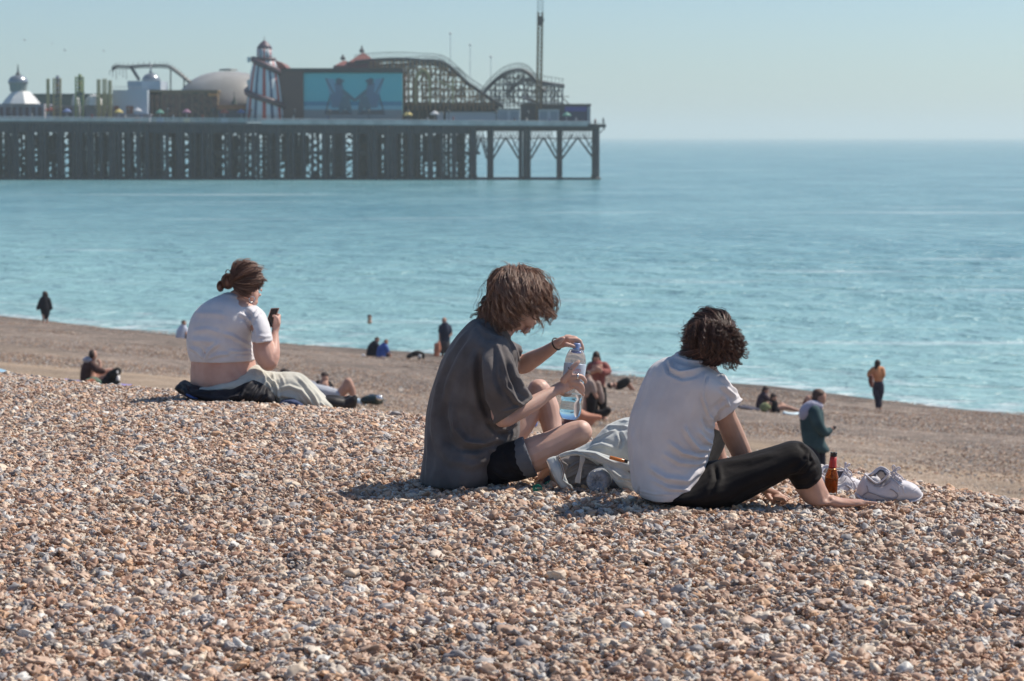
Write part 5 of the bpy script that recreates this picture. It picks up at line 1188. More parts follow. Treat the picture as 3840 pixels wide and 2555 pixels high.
    hm = hair_mat("brown_hair", (0.08,0.040,0.028), (0.19,0.10,0.07), (0.42,0.27,0.19), .48); C = (860, 520, 0)
    cap = MB()
    for p in (ell(z, 870, 470, 0, 400, 385, .095, 8), ell(z, 760, 680, 0, 250, 200, .075, 20)): cap.add(p.v, p.f)
    rim = [(860,860,-.07),(960,760,-.085),(1080,600,-.085),(1150,420,-.07),(1220,420,-.05),(1290,560,-.03),(1200,330,-.02),(1130,200,-.01),(1000,140,0),(860,90,.0),(700,130,.01)]
    A = polar_hair(z, C, rim, [(560,560,-.055)], 110, 16, .002, 1.5, .0075, seed=51, jit=(.93,1.0), bulge=.07, curl_from=.1)
    F_ = polar_hair(z, C, [(1130,330,-.04),(1230,420,-.03)], [(1090,640,-.085),(1180,740,-.075),(1270,680,-.06),(1320,520,-.02)], 24, 14, .006, 1.2, .005, seed=52, jit=(.7,1.0), bulge=.05)
    def bun(cx, cy, rx, ry, rd, d0, n, seed):
        g = np.random.default_rng(seed); out = []
        for k in range(n):
            ph = g.random()*6.28; tl = g.normal()*.5; sc_ = g.uniform(.78, 1.05); t = np.linspace(0, g.uniform(3, 5.5), 20) + ph; off = g.normal()*.35
            x = cx + rx*sc_*np.cos(t)*math.cos(off*.9); y = cy + ry*sc_*np.sin(t); d = d0 + rd*sc_*(np.sin(t+tl)*.6 + off)
            out.append([tuple(z.p(a, b, c)) for a, b, c in zip(x, y, d)])
        return np.array(out)
    B = bun(390, 535, 175, 205, .045, -.02, 420, 61); B2 = bun(190, 670, 95, 140, .035, .0, 180, 62); B3 = bun(390, 300, 70, 80, .01, 0, 14, 63)
    for p in (ell(z, 390, 535, -.01, 165, 195, .05), ell(z, 200, 670, 0, 90, 130, .04)): cap.add(p.v, p.f)
    hair = hair_obj("hair", [A, F_, B, B2, B3], [.0016, .0014, .0015, .0015, .0008], hm, cap); child(hair, body, base, "brown hair twisted in a loose low bun")
    gl = MB(); 
    gl.path([z.p(*q) for q in ((1110,200,-.06),(1150,165,-.04),(1200,210,-.01),(1250,310,.01),(1275,385,.03))], .007, 8)
    ln = blob("sunglasses", [gl, loft(z, [(1120,165,1190,190,-.02,.05),(1160,230,1235,260,-.01,.055),(1200,330,1275,380,.0,.05)]), limb(z, [(1140,200,-.07,14),(1120,400,-.088,12),(1060,620,-.09,10)])], .003, mat("black_acetate", (.02,.018,.02), .25), 1); child(ln, body, base, "dark sunglasses pushed up on the hair")
    o = ring_obj("earring", z, 1030, 1020, -.075, 80, .0022, mat("silver_hoop", (.7,.7,.7), .2, Metallic=1.0), (.6, -1, .1)); child(o, body, base)
    # phone
    r = empty("phone", f.p(1000, 600, -.03)); tag(r, "black phone with rose gold edge held up by the person in the crop top", "phone"); O = r.location
    def slab(c, d0, d1):
        v = [f.p(x, y, d0) - O for x, y in c] + [f.p(x, y, d1) - O for x, y in c]; return MB().add(v, [(0,1,2,3),(7,6,5,4),(0,4,5,1),(1,5,6,2),(2,6,7,3),(3,7,4,0)])
    o = slab([(988,514),(1064,510),(1004,684),(928,684)], -.030, -.022).build("case", mat("rose_gold", (.55,.30,.24), .3, Metallic=.7), r)
    bv = o.modifiers.new("b", 'BEVEL'); bv.width = .003; bv.segments = 3
    o = slab([(990,521),(1054,518),(998,678),(934,678)], -.0312, -.0300).build("screen", mat("dark_glass", (.012,.014,.022), .08), r)
woman()

def cloth_thing(name, label, cat, fr, base, parts, vox, m, folds, wav, sm=3):
    o = blob(name, parts, vox, m, sm, fr, folds, wav); return root_at(o, base, label, cat)
fw = Fr(600, 940, .421, 13.3)
blkj = cloth_mat("black_padded_cloth", (0.012,0.012,0.016), (0.026,0.026,0.033), rough=.6, bscale=25)
cloth_thing("jacket", "crumpled black jacket spread on the shingle under the person with the phone", "jacket", fw, fw.p(560,1330,0),
    [loft(fw, [(132,1215,140,1235,0,.05),(165,1170,180,1270,0,.1),(215,1155,225,1290,0,.14),(270,1185,285,1310,-.05,.2),(450,1200,450,1332,-.06,.24),(620,1210,620,1350,-.07,.24),(730,1172,745,1362,-.1,.2),(830,1150,850,1372,-.12,.17),(930,1180,930,1376,-.13,.12),(1000,1250,1010,1378,-.13,.09),(1045,1340,1050,1385,-.12,.04)], sub=5)], .006, blkj,
    [([(300,1240),(450,1270),(650,1240)], 14, .012), ([(700,1340),(760,1240),(850,1170)], 14, .016), ([(800,1350),(860,1260),(900,1190)], 12, -.014), ([(880,1360),(950,1300),(960,1220)], 10, .012), ([(540,1350),(640,1300),(740,1290)], 12, .01), ([(180,1180),(230,1210),(260,1260)], 10, .01)], [((8,8,14), .012, 3.0), ((25,25,30), .004, 8.0)])
cloth_thing("scarf", "navy blue cloth lying by the cream trouser leg in front of the black jacket", "scarf", fw, fw.p(1160,1400,-.15),
    [loft(fw, [(1050,1370,1050,1388,-.16,.03),(1100,1335,1110,1395,-.16,.07),(1180,1325,1180,1402,-.17,.08),(1250,1350,1245,1405,-.17,.06),(1280,1385,1280,1405,-.16,.03)]), loft(fw, [(235,1275,240,1290,-.2,.03),(280,1285,290,1312,-.22,.05),(340,1305,340,1322,-.2,.03)])][:1], .006, cloth_mat("navy_cloth", (.03,.045,.10), (.06,.08,.15)), [([(1080,1380),(1150,1350),(1250,1370)], 9, .01)], [((20,20,30), .006, 5.0)])
cloth_thing("towel", "small strip of bright blue cloth poking out under the left end of the black jacket", "towel", fw, fw.p(290,1300,-.2),
    [loft(fw, [(232,1268,240,1292,-.22,.03),(280,1285,290,1316,-.24,.05),(345,1308,345,1326,-.24,.03)])], .006, cloth_mat("bright_blue_cloth", (.03,.07,.22), (.05,.10,.30)), [], [((20,20,30), .004, 5.0)])

# ---------------------------------------------------------------- pale denim jacket, bottle, lighter, cap between the two
J = Fr(1980, 1520, .2296, 8.55)
def denim():
    pale = cloth_mat("bleached_denim", (0.48,0.52,0.53), (0.64,0.66,0.63), bscale=50, bump=.4, scale=9)
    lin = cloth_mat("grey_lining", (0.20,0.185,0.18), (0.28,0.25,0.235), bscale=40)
    base = J.p(1000, 1400, 0)
    parts = [loft(J, [(760,735,800,800,.04,.02),(1000,615,1000,900,.06,.05),(1140,480,1140,980,.08,.07),(1280,335,1280,1020,.1,.09),(1450,260,1450,1050,.12,.1),(1620,208,1640,1060,.13,.1),(1850,190,1880,1150,.13,.1)], ex=.85),
        limb(J, [(330,915,-.02,30),(480,848,-.03,38),(640,795,-.04,48),(800,775,-.04,52),(960,795,-.05,60),(1120,835,-.05,78),(1280,895,-.05,80),(1450,950,-.05,74),(1650,1000,-.05,70),(1800,1030,-.04,60)]),
        loft(J, [(298,905,470,830,-.03,.012),(335,1010,560,1000,-.045,.014),(400,1150,600,1110,-.05,.014),(470,1270,630,1220,-.05,.014),(545,1362,690,1330,-.045,.014),(700,1375,760,1385,-.04,.010)], ex=.8),
        loft(J, [(1230,1000,1330,960,-.045,.02),(1330,1130,1560,1040,-.045,.03),(1450,1290,1700,1150,-.04,.035),(1560,1390,1780,1280,-.03,.035),(1680,1420,1800,1390,-.03,.03)])]
    folds = [([(780,740),(1050,600),(1250,480),(1460,380)], 16, .006), ([(1280,350),(1450,355),(1640,350)], 22, .008), ([(1350,300),(1480,270),(1640,275)], 12, -.006), ([(1000,690),(1200,640),(1400,700)], 30, .007), ([(1480,420),(1540,560),(1500,720)], 26, -.006),
             ([(860,760),(1100,790),(1250,870),(1450,960)], 20, .006), ([(480,850),(600,800),(760,765),(900,790),(1030,870),(1200,985),(1300,1030),(1500,1030)], 9, -.006), ([(470,830),(540,960),(580,1100),(560,1220),(700,1340),(760,1400)], 9, .006), ([(430,850),(510,990),(540,1130)], 6, .004),
             ([(1330,1040),(1480,1150),(1640,1240)], 20, .008), ([(1450,1220),(1600,1220),(1720,1250)], 14, -.006), ([(310,930),(400,1150),(530,1350)], 8, .003)]
    jk = blob("jacket", parts, .0032, pale, 2, J, folds, [((16,16,16), .004, 51.0), ((50,50,50), .0012, 57.0)])
    root_at(jk, base, "crumpled pale bleached denim jacket lying between the two people", "jacket")
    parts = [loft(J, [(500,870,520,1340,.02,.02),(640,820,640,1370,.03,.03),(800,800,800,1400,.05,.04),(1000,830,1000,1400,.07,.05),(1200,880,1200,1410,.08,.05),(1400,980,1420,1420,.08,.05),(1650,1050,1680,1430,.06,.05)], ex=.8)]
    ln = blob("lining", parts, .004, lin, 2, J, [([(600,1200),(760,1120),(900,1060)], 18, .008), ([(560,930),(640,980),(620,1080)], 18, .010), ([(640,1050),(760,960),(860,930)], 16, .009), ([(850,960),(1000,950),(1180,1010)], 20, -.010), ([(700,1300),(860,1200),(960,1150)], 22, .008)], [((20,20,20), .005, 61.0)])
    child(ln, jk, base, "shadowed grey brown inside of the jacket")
    tagm = cloth_mat("pale_tape", (.48,.46,.43), (.55,.53,.50)); mb = loft(J, [(855,800,948,830,-.05,.002),(845,900,920,930,-.055,.002),(838,985,890,1000,-.05,.002),(812,1090,872,1080,-.05,.002),(775,1190,860,1190,-.055,.002),(766,1262,852,1276,-.055,.002)], N=8, ex=.5, round0=False, round1=False)
    o = mb.build("hanger_loop", tagm, smooth=False); child(o, jk, base)
    mb = MB().path([J.p(*q) for q in ((300,912,-.045),(400,1150,-.068),(470,1275,-.068),(535,1362,-.062),(640,1370,-.06),(700,1378,-.055),(770,1400,-.05))], .0025, 6)
    mb.path([J.p(*q) for q in ((470,835,-.05),(545,980,-.064),(580,1110,-.07),(560,1215,-.068),(640,1300,-.06),(760,1400,-.05))], .0018, 6)
    mb.path([J.p(*q) for q in ((500,822,-.05),(575,970,-.064),(608,1110,-.07))], .0018, 6)
    o = mb.build("seam", cloth_mat("brown_stitch", (.25,.18,.14), (.32,.24,.19)), smooth=True); child(o, jk, base)
    # orange lighter
    a = J.p(1332, 852, -.10); b = J.p(1570, 912, -.09); b2 = J.p(1625, 922, -.088); r = empty("lighter", a); tag(r, "translucent orange lighter lying on the denim jacket", "lighter")
    mb = MB().path([Vector((0,0,0)), (b-a)*.03, (b-a)*.97, b-a], .0058, 12, rs=[.004,.0065,.0065,.006]); mb.build("body", mat("orange_plastic", (.80,.27,.07), .2, Transmission_Weight=.2), r, True)
    MB().path([b-a, (b-a)*1.08, b2-a], .006, 10).build("wheel_guard", mat("black_metal", (.02,.02,.02), .4), r, True)
    # lying clear bottle seen from its base
    c = J.p(1130, 1250, -.05); R_ = J.m(203); r = empty("empty_bottle", c); tag(r, "clear empty plastic bottle lying on its side under the denim jacket, ribbed base facing out", "bottle")
    ax = Vector((.25, 1, .02)).normalized()
    clear = mat("clear_plastic_lying", (.75,.80,.88), .08, Transmission_Weight=.6, IOR=1.3)
    MB().lathe((0,0,0), [(R_*.15,.012),(R_*.35,.004),(R_*.62,-.004),(R_*.85,.0),(R_*.97,.012),(R_,.03),(R_,.15),(R_*.8,.19),(R_*.35,.23),(R_*.3,.26)], 40, axis=ax).build("body", clear, r, True)
    u = ax.orthogonal().normalized(); v = ax.cross(u); mb = MB()
    for k in range(10):
        t = 2*math.pi*k/10 + .2; dv = u*math.cos(t) + v*math.sin(t); mb.path([ax*.006 + dv*R_*.12, -ax*.005 + dv*R_*.5, ax*.001 + dv*R_*.84, ax*.02 + dv*R_*1.0], .0022, 6, rs=[.001,.0026,.003,.001])
    mb.build("ribbed_base", mat("plastic_rib", (.55,.60,.70), .1, Transmission_Weight=.5, IOR=1.4), r, True)
    MB().path([(u*math.cos(t)+v*math.sin(t))*R_*.80 for t in np.linspace(0,6.283,30,endpoint=False)], .0018, 6, cyc=True).build("base_rim", bpy.data.materials["plastic_rib"], r, True)
    g = J.p(150, 1378, -.06); r = MB().lathe((0,0,0), [(.0001,.0),(.016,.0),(.0175,.002),(.0175,.009),(.016,.011),(.014,.011),(.014,.003),(.0001,.003)], 28, axis=(.1,-.5,.85)).build("bottle_cap", mat("green_plastic", (.0,.22,.12), .35), smooth=True); r.location = g
    tag(r, "small green screw cap lying on the pebbles left of the navy trainer", "bottle cap")
denim()

# ---------------------------------------------------------------- beer bottle and the pair of white trainers
Sf = Fr(2980, 1620, .2291, 8.36)
def beer():
    f = Fr(2980, 1620, .2291, 8.45); a = f.p(572, 1130, 0); b = f.p(641, 335, 0); ax = b-a; L = ax.length; ax.normalize(); r0 = f.m(112)
    r = empty("beer_bottle", a); tag(r, "amber beer bottle with red neck label standing on the pebbles beside the bare foot", "bottle")
    m = mat("amber_glass", (.48,.13,.02), .06, Transmission_Weight=.75, IOR=1.3)
    pr = [(r0*.6,0),(r0*.95,.003),(r0,.012),(r0,L*.47),(r0*.97,L*.52),(r0*.85,L*.58),(r0*.66,L*.655),(r0*.56,L*.72),(r0*.50,L*.82),(r0*.46,L*.93)]
    MB().lathe((0,0,0), pr, 36, axis=ax).build("glass", m, r, True)
    MB().lathe((0,0,0), [(r0*.2,.006),(r0*.88,.008),(r0*.9,L*.46),(r0*.2,L*.462)], 30, axis=ax).build("beer", mat("amber_beer", (.32,.09,.02), .1, Transmission_Weight=.5, IOR=1.33), r, True)
    MB().lathe((0,0,0), [(r0*.655,L*.66),(r0*.59,L*.70),(r0*.53,L*.80),(r0*.49,L*.915)], 30, axis=ax).build("neck_label", mat("red_foil", (.50,.045,.035), .4), r, True)
    MB().lathe((0,0,0), [(r0*.66,L*.655),(r0*.665,L*.662),(r0*.64,L*.672)], 30, axis=ax).build("gold_trim", mat("gold_trim", (.6,.4,.18), .3, Metallic=.6), r, True)
    MB().lathe((0,0,0), [(r0*.47,L*.915),(r0*.50,L*.925),(r0*.50,L*.955),(r0*.46,L*.96),(r0*.52,L*.97),(r0*.53,L*.99),(r0*.47,L*1.0),(r0*.36,L*1.0),(r0*.34,L*.96)], 30, axis=ax).build("lip", mat("dark_glass_lip", (.03,.018,.014), .12), r, True)
beer()
def trainer():
    s = Sf; base = s.p(1550, 1150, 0)
    wl = cloth_mat("white_leather", (0.60,0.58,0.62), (0.68,0.66,0.69), rough=.5, bscale=80, bump=.15)
    sec = [(1022,960,1018,1075,0,.020),(1070,830,1065,1105,0,.034),(1150,715,1160,1130,0,.040),(1260,770,1260,1145,0,.043),(1340,828,1340,1155,0,.044),(1430,800,1430,1165,0,.045),(1500,735,1500,1168,0,.046),(1570,690,1575,1168,0,.046),(1660,735,1660,1160,0,.047),(1780,790,1780,1148,0,.05),(1880,815,1880,1130,0,.052),(1980,865,1980,1105,0,.048),(2045,930,2040,1085,0,.038),(2078,990,2072,1055,0,.02)]
    u = blob("upper", [loft(s, sec, ex=.85, sub=5)], .0028, wl, 2, s, [([(1180,1000),(1400,1050),(1600,1100),(1700,1040),(1600,960)], 9, -.0022), ([(1560,900),(1640,960),(1720,1000)], 12, .0025), ([(1700,880),(1720,960),(1740,1020)], 12, .0022), ([(1760,880),(1790,960),(1810,1020)], 12, .002), ([(1020,1050),(1200,1100),(1500,1130)], 8, -.002), ([(1560,730),(1650,810),(1760,880)], 8, -.002), ([(1850,1020),(1960,960),(2030,900)], 8, -.002), ([(1440,980),(1600,990),(1680,950)], 7, -.0015), ([(1150,830),(1190,980),(1110,1060)], 8, -.0018)], [((30,30,30), .0015, 71.0)])
    r = empty("trainer", base); o = u; o.data.transform(Matrix.Translation(-base)); o.parent = r
    tag(r, "white leather trainer seen side on at the right end, a sock balled inside", "shoe", "pair of white trainers")
    sole = blob("sole", [loft(s, [(1005,1000,1003,1080,0,.035),(1150,1075,1150,1135,0,.047),(1400,1112,1400,1170,0,.05),(1650,1118,1650,1165,0,.052),(1850,1088,1850,1145,0,.056),(1990,1050,1990,1110,0,.05),(2078,985,2070,1070,0,.03)], ex=.8, sub=5)], .003, cloth_mat("white_rubber", (.62,.60,.63), (.68,.66,.68), rough=.5, bump=.05), 2)
    child(sole, r, base)
    near = [(1150,695,-.01),(1190,730,-.036),(1260,790,-.042),(1340,838,-.045),(1430,805,-.046),(1500,735,-.046),(1545,665,-.044)]; far = [(1545,650,.02),(1480,600,.03),(1410,577,.034),(1340,612,.038),(1260,680,.036),(1190,700,.03)]
    pts = smoothpath([s.p(*q) - base for q in near + far + [near[0]]], 4)
    o = MB().path(pts[:-1], .0034, 8, cyc=True).build("collar", wl, r, True)
    fb = blob("tongue", [loft(s, [(1230,770,1240,790,.034,.008),(1330,630,1340,800,.036,.008),(1410,585,1420,790,.036,.008),(1490,615,1500,780,.03,.012),(1540,665,1560,760,.02,.03)])], .003, wl, 2); child(fb, r, base)
    dk = MB(); c = [Vector(p) for p in pts[:-1:2]]; ctr = sum(c, Vector())/len(c) + Vector((0, .0, -.022)); dk.v = [ctr] + [p*.9+ctr*.1 + Vector((0,0,-.004)) for p in c]; dk.f = [(0, i+1, (i+1) % len(c)+1) for i in range(len(c))]  # dark sheet in the opening stands in for the shade inside the shoe
    dk.build("opening_shade", mat("inner_shade_dark", (.12,.10,.10), .9), r, True)
    sk = blob("sock", [ell(s, 1340, 790, -.012, 70, 60, .02, 20), ell(s, 1290, 770, -.005, 50, 40, .02), limb(s, [(1330,780,-.01,28),(1345,730,-.01,18),(1335,705,-.01,14)])], .0028, cloth_mat("white_sock", (.6,.57,.58), (.68,.65,.66)), 1, wav=[((60,60,60), .003, 5.0)]); child(sk, r, base)
    mb = MB()
    for L_ in ([(1560,650),(1620,700),(1680,760),(1760,830),(1850,960),(1915,1030)], [(1600,690),(1700,700),(1760,750),(1780,790)], [(1620,640),(1600,580),(1620,550),(1645,580),(1640,640),(1690,720)], [(1650,640),(1680,590),(1720,585),(1722,610),(1680,620),(1650,650)], [(1640,720),(1700,770),(1750,800)], [(1590,660),(1640,650),(1690,700)], [(1570,690),(1640,740),(1700,790)]):
        mb.path(smoothpath([s.p(x, y, -.028 - .004*math.sin(i)) - base for i, (x, y) in enumerate(L_)], 4), .0026, 6)
    mb.build("laces", cloth_mat("white_lace", (.60,.57,.62), (.68,.65,.70)), r, True)
    for k in range(4):
        mb2 = MB().bar(s.p(1600+k*42, 700+k*28, -.034) - base, s.p(1650+k*42, 690+k*30, .01) - base, .006, .004)
        mb2.build("lace_bar", bpy.data.materials["white_lace"], r)
    mb = MB()
    for L_ in ([(1180,880),(1200,980),(1120,1040),(1130,1110)], [(1200,985),(1330,1030),(1450,1075),(1620,1100),(1690,1040),(1620,960),(1560,940)], [(1560,720),(1640,800),(1720,880),(1780,880)], [(1860,1050),(1940,1000),(2030,935)], [(1300,880),(1420,890),(1520,850),(1570,800)]):
        mb = MB().path(smoothpath([s.p(x, y, -.0475 if 1150 < x < 1900 else -.036) - base for x, y in L_], 4), .0016, 5); mb.build("seam", cm("seam_crease_grey", (.30,.28,.31), .8), r, True)  # grey tubes draw seams and put crease shade into the colour
    # the second shoe, turned further away, behind the beer bottle
    q = r.copy(); COL.objects.link(q); q["label"] = "white leather trainer standing behind the beer bottle, toe turned away"
    for ch in list(r.children): c2 = ch.copy(); COL.objects.link(c2); c2.parent = q
    q.rotation_euler = (0, 0, R(38)); q.location = Fr(2980, 1620, .2291, 8.7).p(700, 1085, 0)
trainer()
# ================================================================ people and things on the lower beach (35 - 130 m away)
skinT = mottled("far_skin", (0.45,0.25,0.18), (0.55,0.32,0.24), scale=6)  # skin tone shared by the distant figures
hairD = mottled("dark_hair", (0.025,0.016,0.013), (0.06,0.035,0.028), scale=20)
hairG = mottled("ginger_hair", (0.14,0.06,0.035), (0.22,0.10,0.06), scale=20)
def fab(name, c): return M[name] if name in M else M.setdefault(name, cloth_mat(name, c, tuple(min(1, v*1.5+.01) for v in c), bscale=8, bump=.4, scale=4))
def bg(label, Y, base, body, layers, name="person", cat="person", bm=None, vox=0.02, group=None):
    """figure far down the beach; body = closed parts, layers = (name, parts, material)"""
    f = body[0][1] if False else None
    o = blob(name, body, vox, bm or skinT, 2); b = P(base[0], base[1], Y); root_at(o, b, label, cat, group)
    for nm, parts, m in layers:
        c = blob(nm, parts, vox, m, 2, wav=[((3,3,3), .012, 2.0)] if nm != "hair" else None)
        if nm != "hair":
            for v_, n_ in [(v, v.normal.copy()) for v in c.data.vertices]: v_.co += n_*vox*1.0
        child(c, o, b)
    return o
def k_(Y): return Y
# --- woman in a black coat walking at the water's edge, far left
Y = 120.5; f = Fr(0, 0, 1, Y); L = lambda *p, **k: limb(f, list(p), N=10, sub=2, **k); E = lambda *a: ell(f, *a, N=12)
bg("person in a long black coat walking at the water's edge, far left", Y, (170, 1215),
   [E(169,1104,0,9,11,.13), L((169,1112,0,6),(169,1125,0,9)), L((166,1128,0,11),(168,1160,0,13),(169,1175,0,12)), L((165,1172,-.1,8),(163,1195,-.15,5),(165,1214,-.2,4),(170,1217,-.2,4)), L((174,1172,.1,8),(177,1195,.15,5),(176,1213,.1,4),(180,1216,.1,4)), L((154,1128,0,6),(146,1148,0,5),(140,1162,0,4)), L((182,1128,0,6),(188,1148,0,5),(190,1160,0,4))],
   [("coat", [L((168,1120,0,12),(168,1140,0,17),(170,1160,0,17),(171,1180,0,13),(171,1186,0,10)), L((158,1124,0,8),(148,1146,0,7),(143,1155,0,6)), L((180,1124,0,8),(187,1146,0,7),(190,1156,0,6))], fab("black_wool", (.016,.018,.024))),
    ("hair", [E(169,1103,.02,11,12,.16), L((172,1108,0,10),(172,1122,0,8))], hairD)], vox=.035)
# --- person in white sitting behind the crop top person
Y = 108.5; f = Fr(0, 0, 1, Y)
bg("small person in white sitting at the waterline just left of the person with the phone", Y, (685, 1272),
   [E(690,1213,0,9,11,.13), L((687,1222,0,6),(685,1240,0,12),(682,1266,0,14)), L((690,1262,0,9),(705,1250,0,8),(712,1268,0,6)), L((690,1236,0,6),(697,1250,-.1,5),(702,1258,-.1,4))],
   [("shirt", [L((686,1228,0,11),(680,1245,0,16),(678,1266,0,17)), L((692,1234,0,8),(697,1248,0,7))], fab("white_shirt_far", (.48,.5,.58))),
    ("trousers", [L((675,1270,0,8),(695,1270,0,8),(710,1258,0,8))], fab("dark_trousers", (.03,.03,.04))), ("hair", [E(689,1210,.02,10,10,.14)], hairD)], vox=.035)
# --- person in brown with a hood, sitting left, legs out, sole to the camera
Y = 56.0; f = Fr(0, 0, 1, Y)
bg("person in brown jacket with pale hood, seated on a purple blanket at the left", Y, (340, 1445),
   [E(350,1332,0,14,20,.11), L((345,1348,0,9),(338,1365,0,14)), L((336,1370,0,22),(334,1400,0,25),(335,1430,0,26)), L((340,1430,0,22),(380,1428,-.1,20),(412,1412,-.2,17)), L((340,1425,.2,20),(390,1400,.3,17),(425,1395,.3,14)), L((350,1368,-.1,9),(370,1390,-.2,8),(376,1362,-.1,6),(368,1352,-.05,6))],
   [("jacket", [L((338,1360,0,18),(330,1380,0,24),(328,1410,0,25),(328,1434,0,24)), L((345,1368,-.1,13),(365,1388,-.2,12),(385,1392,-.2,9))], fab("dark_brown_jacket", (.075,.042,.038))),
    ("hood", [E(330,1350,.0,18,10,.16)], fab("pale_hood", (.36,.36,.40))),
    ("trousers", [L((350,1440,-.1,14),(385,1440,-.15,17),(420,1412,-.2,20),(434,1398,-.2,17))], fab("black_trousers", (.015,.015,.018))),
    ("hair", [E(347,1330,.0,15,19,.13), L((343,1335,0,10),(341,1352,0,8))], hairD),
    ("shoe", [L((428,1402,-.3,15),(440,1392,-.3,13)), L((425,1442,-.4,8),(440,1436,-.4,9))], fab("black_shoe", (.02,.02,.02))),
    ("shoe_sole", [loft(f, [(436,1387,440,1395,-.32,.08),(444,1392,446,1420,-.32,.10),(438,1425,446,1430,-.32,.08)])], fab("white_sole", (.6,.58,.56)))], vox=.018)
def rug(name, label, cat, Y, pts, m, th=.05, base=None):
    f = Fr(0,0,1,Y); b = P(pts[0][0], pts[0][1], Y); o = blob(name, [loft(f, [(x, y-th*20, x, y+th*20, d, hd) for x, y, d, hd in pts])], .018, m, 1, wav=[((4,4,6), .05, 3.0)])
    return root_at(o, b, label, cat)
rug("blanket", "purple blanket spread under the seated person in brown at the left", "blanket", 56.5, [(245,1428,0,.25),(280,1432,0,.4),(340,1440,0,.45),(420,1446,0,.4),(490,1450,0,.25)], fab("purple_blanket", (.17,.15,.36)), .22)
def lump(name, label, cat, Y, c, rx, ry, rd, m, extra=()):
    f = Fr(0,0,1,Y); o = blob(name, [ell(f, c[0], c[1], 0, rx, ry, rd, 0, 16)] + list(extra), .016, m, 2, wav=[((5,5,5), .05, 8.0), ((14,14,14), .012, 4.0)])
    return root_at(o, P(c[0], c[1]+ry, Y), label, cat)
b_ = lump("tote_bag", "orange and green patterned bag beside the seated person in brown", "bag", 55.0, (345,1434), 32, 20, .12, mottled("patterned_cloth", (.62,.20,.10), (.10,.20,.14), scale=4, pos=(.45,.5)))
lump("plastic_bag", "pale blue bag on the ground in front of the patterned bag at left", "bag", 54.5, (328,1448), 20, 11, .10, fab("pale_blue_bag", (.35,.45,.55)))
# pale blue towel edge at the far left
o = loft(Fr(0,0,1,17.5), [(-70,1365,-70,1395,0,.1),(0,1382,0,1405,0,.1),(30,1396,32,1412,0,.09),(62,1412,64,1418,0,.05)]); o = blob("beach_towel", [o], .008, fab("pale_blue_towel", (.22,.36,.46)), 2, wav=[((9,9,9), .015, 2.0)])
root_at(o, P(0, 1415, 17.5), "pale blue towel showing over the crest of the bank at the left edge", "towel")
# --- pair sitting by the water in the middle
for (Yp, lab, bx, dx, mt, hm_, sc) in ((98.8, "person in black sitting at the water's edge, left of the pair", 1398, 0, fab("black_top", (.018,.02,.03)), hairD, 1.0), (98.2, "person in blue sitting at the water's edge, right of the pair", 1434, 36, fab("blue_top", (.05,.10,.32)), hairG, .88)):
    f = Fr(1398+dx, 1340, sc, Yp)
    bg(lab, Yp, (bx, 1340), [ell(f,16,-64,0,9,11,.11,0,12), limb(f,[(12,-54,0,6),(4,-42,0,14),(-4,-10,0,18)],10,2), limb(f,[(0,-6,0,10),(26,-16,0,9),(34,-2,0,7)],10,2), limb(f,[(12,-42,-.1,7),(20,-26,-.1,6),(26,-16,-.1,5)],10,2)],
       [("shirt", [limb(f,[(8,-50,0,11),(0,-36,0,18),(-4,-8,0,20)],10,2), limb(f,[(14,-44,-.1,8),(20,-28,-.1,8)],10,2)], mt), ("trousers", [limb(f,[(-6,-4,0,9),(14,-6,0,9),(26,-16,0,9)],10,2)], fab("dark_jeans", (.03,.035,.06))), ("hair", [ell(f,16,-67,.02,10,10,.12,0,12)], hm_)], vox=.03)
lump("carrier_bag", "small white bag on the shingle left of the seated pair", "bag", 97.8, (1362,1334), 9, 7, .08, fab("white_bag", (.6,.62,.66)))
# dog: black with white chest, head down
Y = 100.2; f = Fr(0, 0, 1, Y); L = lambda *p, **k: limb(f, list(p), N=10, sub=2, **k); E = lambda *a: ell(f, *a, N=12)
bg("black dog sniffing the ground at the water's edge behind the person in grey", Y, (1560, 1348),
   [L((1537,1336,0,8),(1550,1328,0,10),(1566,1325,0,11),(1578,1327,0,10)), L((1576,1326,0,8),(1586,1328,0,7),(1588,1338,0,6),(1587,1345,0,4)), L((1536,1336,.1,6),(1531,1340,.1,4),(1533,1349,.1,3)), L((1541,1336,-.1,6),(1537,1341,-.1,4),(1539,1350,-.1,3)), L((1575,1332,.08,5),(1576,1340,.08,3),(1576,1349,.08,3)), L((1571,1332,-.08,5),(1570,1341,-.08,3),(1570,1350,-.08,3)), L((1534,1330,0,4),(1527,1336,0,3),(1523,1343,0,2)), E(1585,1323,-.05,2,4,.02), E(1590,1326,.05,2,4,.02)],
   [("chest_patch", [E(1574,1336,-.12,6,5,.04)], fab("white_fur", (.45,.45,.45)))], name="dog", cat="dog", bm=mottled("black_fur", (.015,.014,.015), (.035,.03,.03), scale=20, rough=.8), vox=.022)
